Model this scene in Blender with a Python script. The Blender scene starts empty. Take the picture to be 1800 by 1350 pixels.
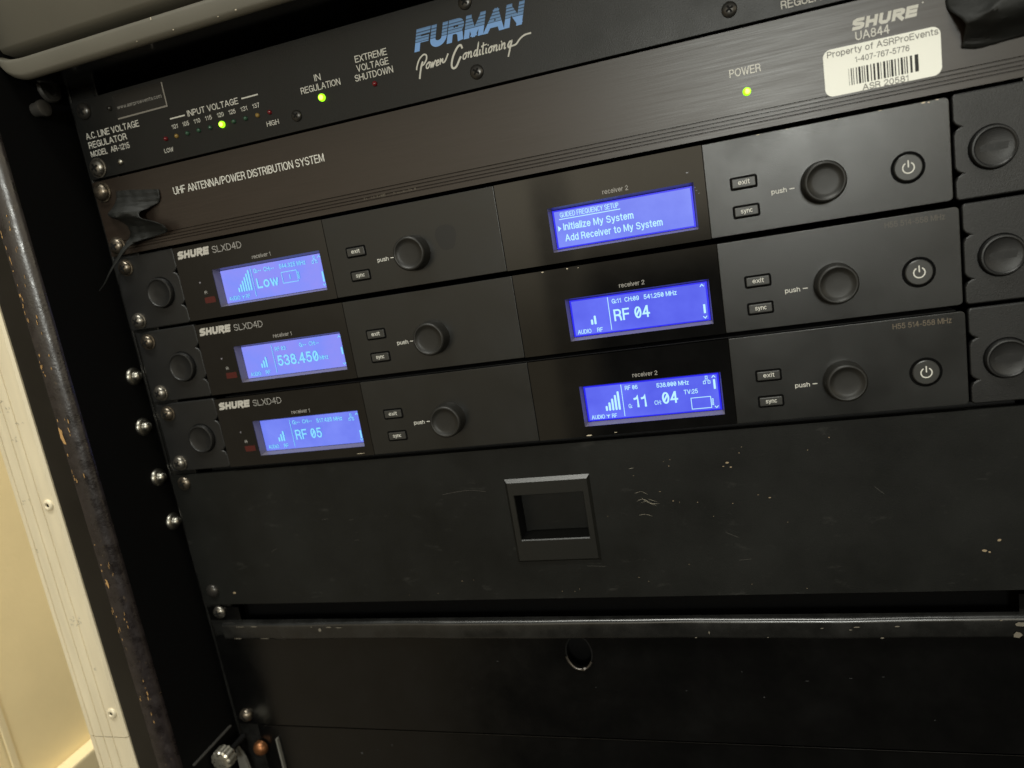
import bpy, bmesh, math, random
from mathutils import Vector, Matrix, Euler

random.seed(7)
S = bpy.context.scene
COL = S.collection
MM = 0.001

# ------------------------------------------------------------------ camera
cam_d = bpy.data.cameras.new('camera')
cam = bpy.data.objects.new('camera', cam_d)
COL.objects.link(cam)
cam.location = (338.14 * MM, -347.10 * MM, -31.99 * MM)
cam.rotation_euler = (1.3801, 0.1639, 0.2660)
cam_d.sensor_width = 36.0
cam_d.lens = 36.0 * 1244.7 / 1800.0
cam_d.clip_start = 0.01
cam_d.clip_end = 50.0
cam_d.dof.use_dof = True
cam_d.dof.focus_distance = 0.352
cam_d.dof.aperture_fstop = 8.0
S.camera = cam

# ------------------------------------------------------------------ room light (soft indoor light from all round, brighter and warmer behind the camera)
W = bpy.data.worlds.new('World')
S.world = W
W.use_nodes = True
wt = W.node_tree
wt.nodes.clear()


def wn(kind, **kw):
    n = wt.nodes.new(kind)
    for k, v in kw.items():
        setattr(n, k, v)
    return n


def wmath(op, a, b=None, clamp=False):
    n = wn('ShaderNodeMath', operation=op, use_clamp=clamp)
    for i, v in enumerate((a, b)):
        if v is None:
            continue
        if hasattr(v, 'is_output'):
            wt.links.new(v, n.inputs[i])
        else:
            n.inputs[i].default_value = v
    return n.outputs[0]


def wstep(x, lo, hi):
    n = wn('ShaderNodeMapRange', interpolation_type='SMOOTHSTEP')
    n.inputs['From Min'].default_value = lo
    n.inputs['From Max'].default_value = hi
    wt.links.new(x, n.inputs['Value'])
    return n.outputs[0]


def wmix(f, a, b):
    n = wn('ShaderNodeMix', data_type='RGBA')
    wt.links.new(f, n.inputs[0])
    for i, v in ((6, a), (7, b)):
        if hasattr(v, 'is_output'):
            wt.links.new(v, n.inputs[i])
        else:
            n.inputs[i].default_value = (*v, 1)
    return n.outputs[2]


tc = wn('ShaderNodeTexCoord')
sx = wn('ShaderNodeSeparateXYZ')
wt.links.new(tc.outputs['Generated'], sx.inputs[0])
wx, wy, wz = sx.outputs
ny = wmath('MAXIMUM', wmath('MULTIPLY', wy, -1.0), 0.02)
taz = wmath('DIVIDE', wx, ny)
tel = wmath('DIVIDE', wz, ny)
col = wmix(wstep(tel, -0.85, -0.15), (0.17, 0.140, 0.085), (0.76, 0.64, 0.42))     # floor and lower room
col = wmix(wstep(tel, -0.16, 0.10), col, (2.85, 2.52, 1.86))                        # far wall, lit by the lamp
col = wmix(wstep(taz, -0.12, -0.95), col, (0.46, 0.38, 0.26))                        # darker to the left
col = wmix(wstep(wz, 0.16, 0.45), col, (0.50, 0.52, 0.48))                          # ceiling
# the person taking the picture stands there: a dark place, wider lower down
left = wmath('ADD', -0.20, wmath('MULTIPLY', wstep(wmath('MULTIPLY', tel, -1.0), 0.18, 0.75), -0.30))
body = wmath('MULTIPLY', wstep(wmath('SUBTRACT', taz, left), -0.03, 0.05), wstep(taz, 2.6, 1.6))
body = wmath('MULTIPLY', body, wstep(tel, 0.05, -0.10))
body = wmath('MULTIPLY', body, wstep(wy, 0.0, -0.15))
arm = wmath('MULTIPLY', wstep(taz, -0.245, -0.225), wstep(taz, -0.165, -0.195))
arm = wmath('MULTIPLY', arm, wstep(tel, 0.16, 0.02))
arm = wmath('MULTIPLY', arm, 0.55)
col = wmix(wmath('MAXIMUM', body, arm), col, (0.06, 0.055, 0.045))
bg = wn('ShaderNodeBackground')
wt.links.new(col, bg.inputs['Color'])
bg.inputs['Strength'].default_value = 0.58
wo = wn('ShaderNodeOutputWorld')
wt.links.new(bg.outputs[0], wo.inputs[0])


def area(name, loc, target, size, power, color):
    d = bpy.data.lights.new(name, 'AREA')
    d.shape = 'DISK'
    d.size = size
    d.energy = power
    d.color = color
    o = bpy.data.objects.new(name, d)
    COL.objects.link(o)
    o.location = loc
    o.rotation_euler = (Vector(target) - Vector(loc)).to_track_quat('-Z', 'Y').to_euler()
    return o


area('room_lamp', (0.60, -2.30, 0.34), (0.36, 0.0, 0.0), 0.36, 18.0, (0.97, 1.0, 0.94))
cl = area('ceiling_lamp', (0.12, -0.85, 1.75), (0.28, 0.0, -0.05), 1.1, 34.0, (1.0, 0.99, 0.90))
cl.data.shape = 'RECTANGLE'
cl.data.size_y = 0.32
area('wall_lamp', (0.25, 0.75, 1.35), (-0.20, 0.10, -0.15), 0.30, 46.0, (1.0, 0.88, 0.64))

S.view_settings.view_transform = 'Standard'
S.view_settings.look = 'None'
S.view_settings.exposure = 0.0
S.view_settings.gamma = 1.0
S.view_settings.use_curve_mapping = False
S.cycles.max_bounces = 6
S.cycles.sample_clamp_indirect = 4.0

# ------------------------------------------------------------------ materials
MATS = {}


def mat(name, base, rough=0.5, spec=0.5, metal=0.0, emit=None, emit_s=1.0, bump=None, mottle=None, coat=0.0, stretch=None):
    """bump=(scale, strength); mottle=(scale, amount, rough_amount)"""
    m = bpy.data.materials.new(name)
    m.use_nodes = True
    nt = m.node_tree
    p = nt.nodes['Principled BSDF']
    p.inputs['Base Color'].default_value = (*base, 1)
    p.inputs['Roughness'].default_value = rough
    p.inputs['Specular IOR Level'].default_value = spec
    p.inputs['Metallic'].default_value = metal
    p.inputs['Coat Weight'].default_value = coat
    p.inputs['Coat Roughness'].default_value = 0.05
    if emit:
        p.inputs['Emission Color'].default_value = (*emit, 1)
        p.inputs['Emission Strength'].default_value = emit_s
    co = None
    if bump or mottle:
        tcn = nt.nodes.new('ShaderNodeTexCoord')
        co = tcn.outputs['Object']
        if stretch:
            mp = nt.nodes.new('ShaderNodeMapping')
            mp.inputs['Scale'].default_value = stretch
            nt.links.new(co, mp.inputs[0])
            co = mp.outputs[0]
    if bump:
        n = nt.nodes.new('ShaderNodeTexNoise')
        n.inputs['Scale'].default_value = bump[0]
        n.inputs['Detail'].default_value = 3
        nt.links.new(co, n.inputs['Vector'])
        b = nt.nodes.new('ShaderNodeBump')
        b.inputs['Strength'].default_value = bump[1]
        b.inputs['Distance'].default_value = 0.0002
        nt.links.new(n.outputs['Fac'], b.inputs['Height'])
        nt.links.new(b.outputs[0], p.inputs['Normal'])
    if mottle:
        n = nt.nodes.new('ShaderNodeTexNoise')
        n.inputs['Scale'].default_value = mottle[0]
        n.inputs['Detail'].default_value = 6
        n.inputs['Roughness'].default_value = 0.62
        nt.links.new(co, n.inputs['Vector'])
        mr = nt.nodes.new('ShaderNodeMapRange')
        mr.inputs['From Min'].default_value = 0.3
        mr.inputs['From Max'].default_value = 0.7
        mr.inputs['To Min'].default_value = 1.0 - mottle[1]
        mr.inputs['To Max'].default_value = 1.0 + mottle[1]
        nt.links.new(n.outputs['Fac'], mr.inputs['Value'])
        mx = nt.nodes.new('ShaderNodeMix')
        mx.data_type = 'RGBA'
        mx.blend_type = 'MULTIPLY'
        mx.inputs[0].default_value = 1.0
        mx.inputs[6].default_value = (*base, 1)
        nt.links.new(mr.outputs[0], mx.inputs[7])
        nt.links.new(mx.outputs[2], p.inputs['Base Color'])
        mr2 = nt.nodes.new('ShaderNodeMapRange')
        mr2.inputs['From Min'].default_value = 0.3
        mr2.inputs['From Max'].default_value = 0.7
        mr2.inputs['To Min'].default_value = max(0.02, rough - mottle[2])
        mr2.inputs['To Max'].default_value = min(1.0, rough + mottle[2])
        nt.links.new(n.outputs['Fac'], mr2.inputs['Value'])
        nt.links.new(mr2.outputs[0], p.inputs['Roughness'])
    MATS[name] = m
    return m


PANEL = mat('black_textured_plastic', (0.0060, 0.0063, 0.0058), 0.32, 0.5, bump=(2200, 0.2), mottle=(28, 0.12, 0.05))
EARM = mat('black_ear_plastic', (0.0085, 0.0085, 0.0084), 0.42, 0.4, bump=(2200, 0.3), mottle=(40, 0.12, 0.05))
KNOBM = mat('black_knob_plastic', (0.013, 0.0125, 0.011), 0.42, 0.34, bump=(3000, 0.2))
BTNM = mat('button_plastic', (0.024, 0.024, 0.022), 0.38, 0.5)
GAP = mat('black_gap', (0.0015, 0.0015, 0.0015), 0.9, 0.1)
GLASS = mat('black_glass', (0.003, 0.003, 0.003), 0.05, 0.5, mottle=(60, 0.3, 0.035))
BODY = mat('black_sheet_metal', (0.006, 0.006, 0.006), 0.6, 0.3)
INK = mat('white_ink', (0.62, 0.61, 0.56), 0.6, 0.2)
INKDIM = mat('grey_ink', (0.30, 0.29, 0.27), 0.6, 0.2)
INKWARM = mat('worn_tan_ink', (0.12, 0.095, 0.065), 0.36, 0.5)
INKFADE = mat('faded_tan_ink', (0.052, 0.043, 0.030), 0.36, 0.5)
INKBLACK = mat('black_ink', (0.03, 0.03, 0.03), 0.6, 0.2)
INKGREY = mat('grey_print', (0.16, 0.155, 0.15), 0.6, 0.2)
FURM = mat('black_powder_coat', (0.0060, 0.0063, 0.0061), 0.40, 0.34, bump=(1800, 0.3), mottle=(30, 0.15, 0.05))
UAM = mat('brushed_black_aluminium', (0.0190, 0.0128, 0.0090), 0.35, 0.48, bump=(1500, 0.16), mottle=(900, 0.16, 0.04), stretch=(0.03, 1, 1))
DRAWM = mat('drawer_black_paint', (0.0062, 0.0065, 0.0058), 0.46, 0.22, bump=(1400, 0.22), mottle=(16, 0.30, 0.09))
GLOSSB = mat('gloss_black_enamel', (0.002, 0.002, 0.002), 0.20, 0.4, mottle=(26, 0.4, 0.07), bump=(300, 0.06))
LIPM = mat('worn_black_edge', (0.008, 0.008, 0.0075), 0.27, 0.6, mottle=(60, 0.4, 0.08))
CASEIN = mat('case_interior_black', (0.0018, 0.0018, 0.0018), 0.7, 0.12)
CASEFR = mat('black_laminate', (0.006, 0.0052, 0.004), 0.34, 0.32, mottle=(18, 0.25, 0.06))
EDGEW = mat('worn_laminate_edge', (0.012, 0.0088, 0.009), 0.30, 0.70, bump=(700, 0.5), mottle=(150, 0.5, 0.10))


def add_wear(m, col, scale, lo, hi, stretch=(1, 1, 0.35)):
    """worn-through flecks: where a noise runs high the bare material under the finish shows"""
    nt = m.node_tree
    p = nt.nodes['Principled BSDF']
    src = p.inputs['Base Color'].links[0].from_socket
    t = nt.nodes.new('ShaderNodeTexCoord')
    mp = nt.nodes.new('ShaderNodeMapping')
    mp.inputs['Scale'].default_value = stretch
    nt.links.new(t.outputs['Object'], mp.inputs[0])
    n = nt.nodes.new('ShaderNodeTexNoise')
    n.inputs['Scale'].default_value = scale
    n.inputs['Detail'].default_value = 5
    n.inputs['Roughness'].default_value = 0.7
    nt.links.new(mp.outputs[0], n.inputs['Vector'])
    r = nt.nodes.new('ShaderNodeMapRange')
    r.inputs['From Min'].default_value = lo
    r.inputs['From Max'].default_value = hi
    nt.links.new(n.outputs['Fac'], r.inputs['Value'])
    mx = nt.nodes.new('ShaderNodeMix')
    mx.data_type = 'RGBA'
    nt.links.new(r.outputs[0], mx.inputs[0])
    nt.links.new(src, mx.inputs[6])
    mx.inputs[7].default_value = (*col, 1)
    nt.links.new(mx.outputs[2], p.inputs['Base Color'])


add_wear(EDGEW, (0.13, 0.09, 0.05), 520, 0.645, 0.74)

ALU = mat('scuffed_aluminium', (0.70, 0.62, 0.45), 0.5, 0.5, metal=0.15, bump=(260, 0.15), mottle=(160, 0.06, 0.1), stretch=(1.0, 1.0, 0.12))
ALUG = mat('aluminium_groove', (0.33, 0.30, 0.23), 0.6, 0.4, metal=0.2)
WOOD = mat('bare_plywood', (0.42, 0.25, 0.10), 0.8, 0.2)
PAINTCHIP = mat('pale_chip', (0.55, 0.48, 0.36), 0.6, 0.3)
STEEL = mat('dull_steel', (0.22, 0.205, 0.18), 0.32, 0.5, metal=0.9, mottle=(300, 0.2, 0.1))
BRIGHT = mat('bright_zinc', (0.36, 0.345, 0.30), 0.34, 0.5, metal=1.0)
BRASSY = mat('tarnished_screw', (0.165, 0.14, 0.11), 0.32, 0.5, metal=0.9, mottle=(300, 0.2, 0.1))
DARKSCREW = mat('black_oxide_screw', (0.045, 0.042, 0.038), 0.30, 0.6, metal=0.6)
SLOT = mat('screw_recess', (0.004, 0.004, 0.004), 0.7, 0.2)
RUST = mat('copper_rivet', (0.26, 0.11, 0.045), 0.4, 0.5, metal=0.8, mottle=(400, 0.3, 0.1))
TAPE = mat('black_gaffer_tape', (0.0105, 0.011, 0.010), 0.60, 0.26, bump=(900, 0.5), mottle=(70, 0.15, 0.08))
STICK = mat('white_sticker', (0.80, 0.80, 0.73), 0.45, 0.4, mottle=(40, 0.03, 0.05))
BLKSTICK = mat('black_sticker', (0.006, 0.006, 0.006), 0.25, 0.5)
SILVER = mat('silver_print', (0.22, 0.205, 0.18), 0.5, 0.5)
GREYLIP = mat('grey_moulded_plastic', (0.082, 0.075, 0.058), 0.50, 0.4, bump=(900, 0.2), mottle=(20, 0.06, 0.05))
WALLM = mat('cream_wall_paint', (0.80, 0.67, 0.40), 0.75, 0.2, bump=(260, 0.6), mottle=(14, 0.05, 0.05))
TRIMM = mat('cream_trim_paint', (0.72, 0.62, 0.40), 0.5, 0.4)
GREYPL = mat('grey_metal_tab', (0.13, 0.125, 0.11), 0.5, 0.4)
IRWIN = mat('red_infrared_window', (0.060, 0.008, 0.007), 0.15, 0.5)
LED_G_ON = mat('led_green_lit', (0.2, 0.5, 0.02), 0.3, 0.4, emit=(0.36, 1.0, 0.012), emit_s=1.5)
LED_CORE = mat('led_core_lit', (0.5, 0.6, 0.1), 0.3, 0.4, emit=(0.95, 1.0, 0.10), emit_s=3.0)
LED_G_OFF = mat('led_green_unlit', (0.030, 0.085, 0.050), 0.2, 0.6)
LED_R_OFF = mat('led_red_unlit', (0.16, 0.008, 0.012), 0.2, 0.6)
LED_Y_OFF = mat('led_amber_unlit', (0.28, 0.18, 0.045), 0.2, 0.6)
add_wear(DRAWM, (0.020, 0.020, 0.018), 60, 0.60, 0.75, (1, 1, 2.5))
add_wear(ALU, (0.34, 0.30, 0.22), 420, 0.69, 0.76, (1, 1, 0.5))
LCD_TXT = mat('lcd_lit_segments', (0.0, 0.0, 0.0), 0.4, 0.2, emit=(0.50, 0.88, 1.0), emit_s=1.05)
LCD_TXT_L = mat('lcd_segments_oblique', (0.0, 0.0, 0.0), 0.4, 0.2, emit=(0.25, 0.70, 1.0), emit_s=1.08)
LCD_SH = mat('lcd_segment_shadow', (0.0, 0.0, 0.0), 0.4, 0.2, emit=(0.060, 0.13, 0.66), emit_s=0.95)
LCD_RIM = mat('lcd_rim_blue', (0.0, 0.0, 0.01), 0.3, 0.3, emit=(0.022, 0.020, 0.92), emit_s=0.95)
TUNNEL = mat('display_surround_black', (0.14, 0.13, 0.16), 0.35, 0.6)


def lcd_mat(name, c1, c2):
    m = bpy.data.materials.new(name)
    m.use_nodes = True
    nt = m.node_tree
    p = nt.nodes['Principled BSDF']
    p.inputs['Base Color'].default_value = (0.004, 0.004, 0.01, 1)
    p.inputs['Roughness'].default_value = 0.15
    t = nt.nodes.new('ShaderNodeTexCoord')
    n = nt.nodes.new('ShaderNodeTexNoise')
    n.inputs['Scale'].default_value = 38
    n.inputs['Detail'].default_value = 4
    nt.links.new(t.outputs['Object'], n.inputs['Vector'])
    mx = nt.nodes.new('ShaderNodeMix')
    mx.data_type = 'RGBA'
    mr = nt.nodes.new('ShaderNodeMapRange')
    mr.inputs['From Min'].default_value = 0.32
    mr.inputs['From Max'].default_value = 0.68
    nt.links.new(n.outputs['Fac'], mr.inputs['Value'])
    nt.links.new(mr.outputs[0], mx.inputs[0])
    mx.inputs[6].default_value = (*c1, 1)
    mx.inputs[7].default_value = (*c2, 1)
    n.inputs['Roughness'].default_value = 0.55
    nt.links.new(mx.outputs[2], p.inputs['Emission Color'])
    p.inputs['Emission Strength'].default_value = 1.06
    return m


LCD_B = lcd_mat('lcd_backlight', (0.080, 0.098, 0.74), (0.130, 0.165, 0.90))
LCD_C = lcd_mat('lcd_backlight_pale', (0.125, 0.170, 0.78), (0.190, 0.250, 0.90))
LCD_A = lcd_mat('lcd_backlight_oblique', (0.270, 0.255, 0.84), (0.175, 0.250, 0.90))


def logo_blue():
    m = bpy.data.materials.new('striped_blue_print')
    m.use_nodes = True
    nt = m.node_tree
    p = nt.nodes['Principled BSDF']
    p.inputs['Roughness'].default_value = 0.55
    t = nt.nodes.new('ShaderNodeTexCoord')
    s = nt.nodes.new('ShaderNodeSeparateXYZ')
    nt.links.new(t.outputs['Object'], s.inputs[0])
    mr = nt.nodes.new('ShaderNodeMapRange')
    mr.inputs['From Min'].default_value = LOGO_Z0 * MM
    mr.inputs['From Max'].default_value = LOGO_Z1 * MM
    nt.links.new(s.outputs[2], mr.inputs['Value'])
    cr = nt.nodes.new('ShaderNodeValToRGB')
    cr.color_ramp.interpolation = 'CONSTANT'
    li, md, dk = (0.20, 0.40, 0.80, 1), (0.13, 0.27, 0.52, 1), (0.035, 0.075, 0.15, 1)
    els = [(0.0, li), (0.40, dk), (0.43, md), (0.54, dk), (0.575, md), (0.67, dk), (0.715, md), (0.80, dk), (0.85, md), (0.93, (0.10, 0.21, 0.42, 1))]
    e = cr.color_ramp.elements
    e[0].position, e[0].color = els[0]
    e[1].position, e[1].color = els[1]
    for pos, c in els[2:]:
        k = e.new(pos)
        k.color = c
    nt.links.new(mr.outputs[0], cr.inputs[0])
    nt.links.new(cr.outputs[0], p.inputs['Base Color'])
    return m


# ------------------------------------------------------------------ mesh helpers (all numbers in millimetres, x right, y into the rack, z up)
class MB:
    def __init__(self):
        self.v, self.f, self.m = [], [], []
        self.cur = 0

    def add(self, vs, fs):
        b = len(self.v)
        self.v += [tuple(p) for p in vs]
        for f in fs:
            self.f.append([b + i for i in f])
            self.m.append(self.cur)

    def box(self, x0, x1, y0, y1, z0, z1):
        vs = [(x, y, z) for x in (x0, x1) for y in (y0, y1) for z in (z0, z1)]
        self.add(vs, [(0, 1, 3, 2), (4, 6, 7, 5), (0, 4, 5, 1), (2, 3, 7, 6), (0, 2, 6, 4), (1, 5, 7, 3)])

    def rect(self, x0, x1, z0, z1, y):
        self.add([(x0, y, z0), (x1, y, z0), (x1, y, z1), (x0, y, z1)], [(0, 1, 2, 3)])

    def poly(self, pts, y):
        self.add([(x, y, z) for x, z in pts], [list(range(len(pts)))])

    def ribbon(self, pts, w, y, dy=0.0012):
        """flat stroke of width w along a list of (x, z); square ends, mitred joins"""
        n = len(pts)
        L, R = [], []
        for i, (x, z) in enumerate(pts):
            ds = []
            if i > 0:
                ds.append(Vector((x - pts[i - 1][0], z - pts[i - 1][1])).normalized())
            if i < n - 1:
                ds.append(Vector((pts[i + 1][0] - x, pts[i + 1][1] - z)).normalized())
            t = sum(ds, Vector((0, 0)))
            t = t.normalized() if t.length > 1e-6 else ds[0]
            nn = Vector((-t.y, t.x))
            k = 1.0
            if len(ds) == 2:
                c = max(0.5, nn.dot(Vector((-ds[0].y, ds[0].x))))
                k = 1.0 / c
            ww = w[i] if isinstance(w, (list, tuple)) else w
            L.append((x + nn.x * ww / 2 * k, y, z + nn.y * ww / 2 * k))
            R.append((x - nn.x * ww / 2 * k, y, z - nn.y * ww / 2 * k))
        L = [(a, b - dy * i, c) for i, (a, b, c) in enumerate(L)]
        R = [(a, b - dy * i, c) for i, (a, b, c) in enumerate(R)]
        self.add(L + R, [(i, n + i, n + i + 1, i + 1) for i in range(n - 1)])

    def ring(self, cx, cz, r0, r1, y, a0=0, a1=360, n=48):
        vs, fs = [], []
        for i in range(n + 1):
            a = math.radians(a0 + (a1 - a0) * i / n)
            vs += [(cx + r0 * math.cos(a), y, cz + r0 * math.sin(a)), (cx + r1 * math.cos(a), y, cz + r1 * math.sin(a))]
        for i in range(n):
            fs.append((2 * i, 2 * i + 1, 2 * i + 3, 2 * i + 2))
        self.add(vs, fs)

    def lathe(self, c, prof, n=40, axis='y', close=True):
        """profile of (radius, depth along axis); axis 'y' points to the viewer for negative depth"""
        rings = []
        for r, d in prof:
            ring = []
            for i in range(n):
                a = 2 * math.pi * i / n
                if axis == 'y':
                    ring.append((c[0] + r * math.cos(a), c[1] + d, c[2] + r * math.sin(a)))
                else:
                    ring.append((c[0] + d, c[1] + r * math.cos(a), c[2] + r * math.sin(a)))
            rings.append(ring)
        vs = [p for r in rings for p in r]
        fs = []
        for k in range(len(rings) - 1):
            for i in range(n):
                j = (i + 1) % n
                fs.append((k * n + i, k * n + j, (k + 1) * n + j, (k + 1) * n + i))
        if close:
            fs.append(list(range((len(rings) - 1) * n, len(rings) * n)))
        self.add(vs, fs)

    def plate(self, x0, x1, z0, z1, y0, y1, holes=()):
        """rectangular plate between y0 (front) and y1 with rectangular through holes (x0,x1,z0,z1)"""
        xs = sorted({x0, x1, *[h[0] for h in holes], *[h[1] for h in holes]})
        zs = sorted({z0, z1, *[h[2] for h in holes], *[h[3] for h in holes]})

        def hole(a, b):
            return any(h[0] < a < h[1] and h[2] < b < h[3] for h in holes)
        for i in range(len(xs) - 1):
            for k in range(len(zs) - 1):
                if hole((xs[i] + xs[i + 1]) / 2, (zs[k] + zs[k + 1]) / 2):
                    continue
                self.rect(xs[i], xs[i + 1], zs[k], zs[k + 1], y0)
        for (a, b, c, d) in [(x0, x1, z0, z1)] + list(holes):
            self.add([(a, y0, c), (b, y0, c), (b, y0, d), (a, y0, d), (a, y1, c), (b, y1, c), (b, y1, d), (a, y1, d)],
                     [(0, 1, 5, 4), (1, 2, 6, 5), (2, 3, 7, 6), (3, 0, 4, 7)])


def world_loc(o):
    v = Vector((0, 0, 0))
    while o is not None:
        v += o.location
        o = o.parent
    return v


def obj(name, mb, m, parent=None, smooth=None, bevel=None, seg=2, weld=False):
    me = bpy.data.meshes.new(name)
    off = world_loc(parent) if parent else Vector((0, 0, 0))
    me.from_pydata([Vector(p) * MM - off for p in mb.v], [], mb.f)
    ms = m if isinstance(m, (list, tuple)) else [m]
    for k in ms:
        me.materials.append(k)
    for p, i in zip(me.polygons, mb.m):
        p.material_index = i
    bm = bmesh.new()
    bm.from_mesh(me)
    if bevel or weld or smooth:
        bmesh.ops.remove_doubles(bm, verts=bm.verts, dist=1e-6)
    if bevel:
        bmesh.ops.recalc_face_normals(bm, faces=bm.faces)
        es = [e for e in bm.edges if len(e.link_faces) == 2 and e.calc_face_angle(0) > 0.5]
        bmesh.ops.bevel(bm, geom=es, offset=bevel * MM, segments=seg, profile=0.5, affect='EDGES', clamp_overlap=True)
    bmesh.ops.recalc_face_normals(bm, faces=bm.faces)
    bm.to_mesh(me)
    bm.free()
    if smooth or bevel:
        for p in me.polygons:
            p.use_smooth = True
        me.set_sharp_from_angle(angle=math.radians(smooth or 35))
    o = bpy.data.objects.new(name, me)
    COL.objects.link(o)
    if parent:
        o.parent = parent
    if bevel:
        md = o.modifiers.new('weighted_normals', 'WEIGHTED_NORMAL')
        md.weight = 100
        md.keep_sharp = True
    return o


def tag(o, label, cat, group=None):
    o['label'] = label
    o['category'] = cat
    if group:
        o['group'] = group
    return o


def thing(name, loc, label, cat, group=None):
    o = bpy.data.objects.new(name, None)
    o.empty_display_size = 0.01
    COL.objects.link(o)
    o.location = Vector(loc) * MM
    return tag(o, label, cat, group)


def children(o):
    return [c for c in COL.objects if c.parent == o]


def copy_tree(o, parent=None):
    c = o.copy()
    COL.objects.link(c)
    c.parent = parent
    for ch in children(o):
        copy_tree(ch, c)
    return c


def rrect(x0, x1, z0, z1, r, n=6):
    pts = []
    for cx, cz, a0 in ((x1 - r, z0 + r, -90), (x1 - r, z1 - r, 0), (x0 + r, z1 - r, 90), (x0 + r, z0 + r, 180)):
        for i in range(n + 1):
            a = math.radians(a0 + 90 * i / n)
            pts.append((cx + r * math.cos(a), cz + r * math.sin(a)))
    return pts


def prism(mb, pts, y0, y1):
    n = len(pts)
    mb.add([(x, y0, z) for x, z in pts] + [(x, y1, z) for x, z in pts],
           [list(range(n)), list(range(2 * n - 1, n - 1, -1))] + [(i, (i + 1) % n, n + (i + 1) % n, n + i) for i in range(n)])


# ---- lettering: single-stroke sans-serif characters drawn with ribbons
def E(cx, cy, rx, ry, a0, a1, n=12):
    return [(cx + rx * math.cos(math.radians(a0 + (a1 - a0) * i / n)), cy + ry * math.sin(math.radians(a0 + (a1 - a0) * i / n))) for i in range(n + 1)]


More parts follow.
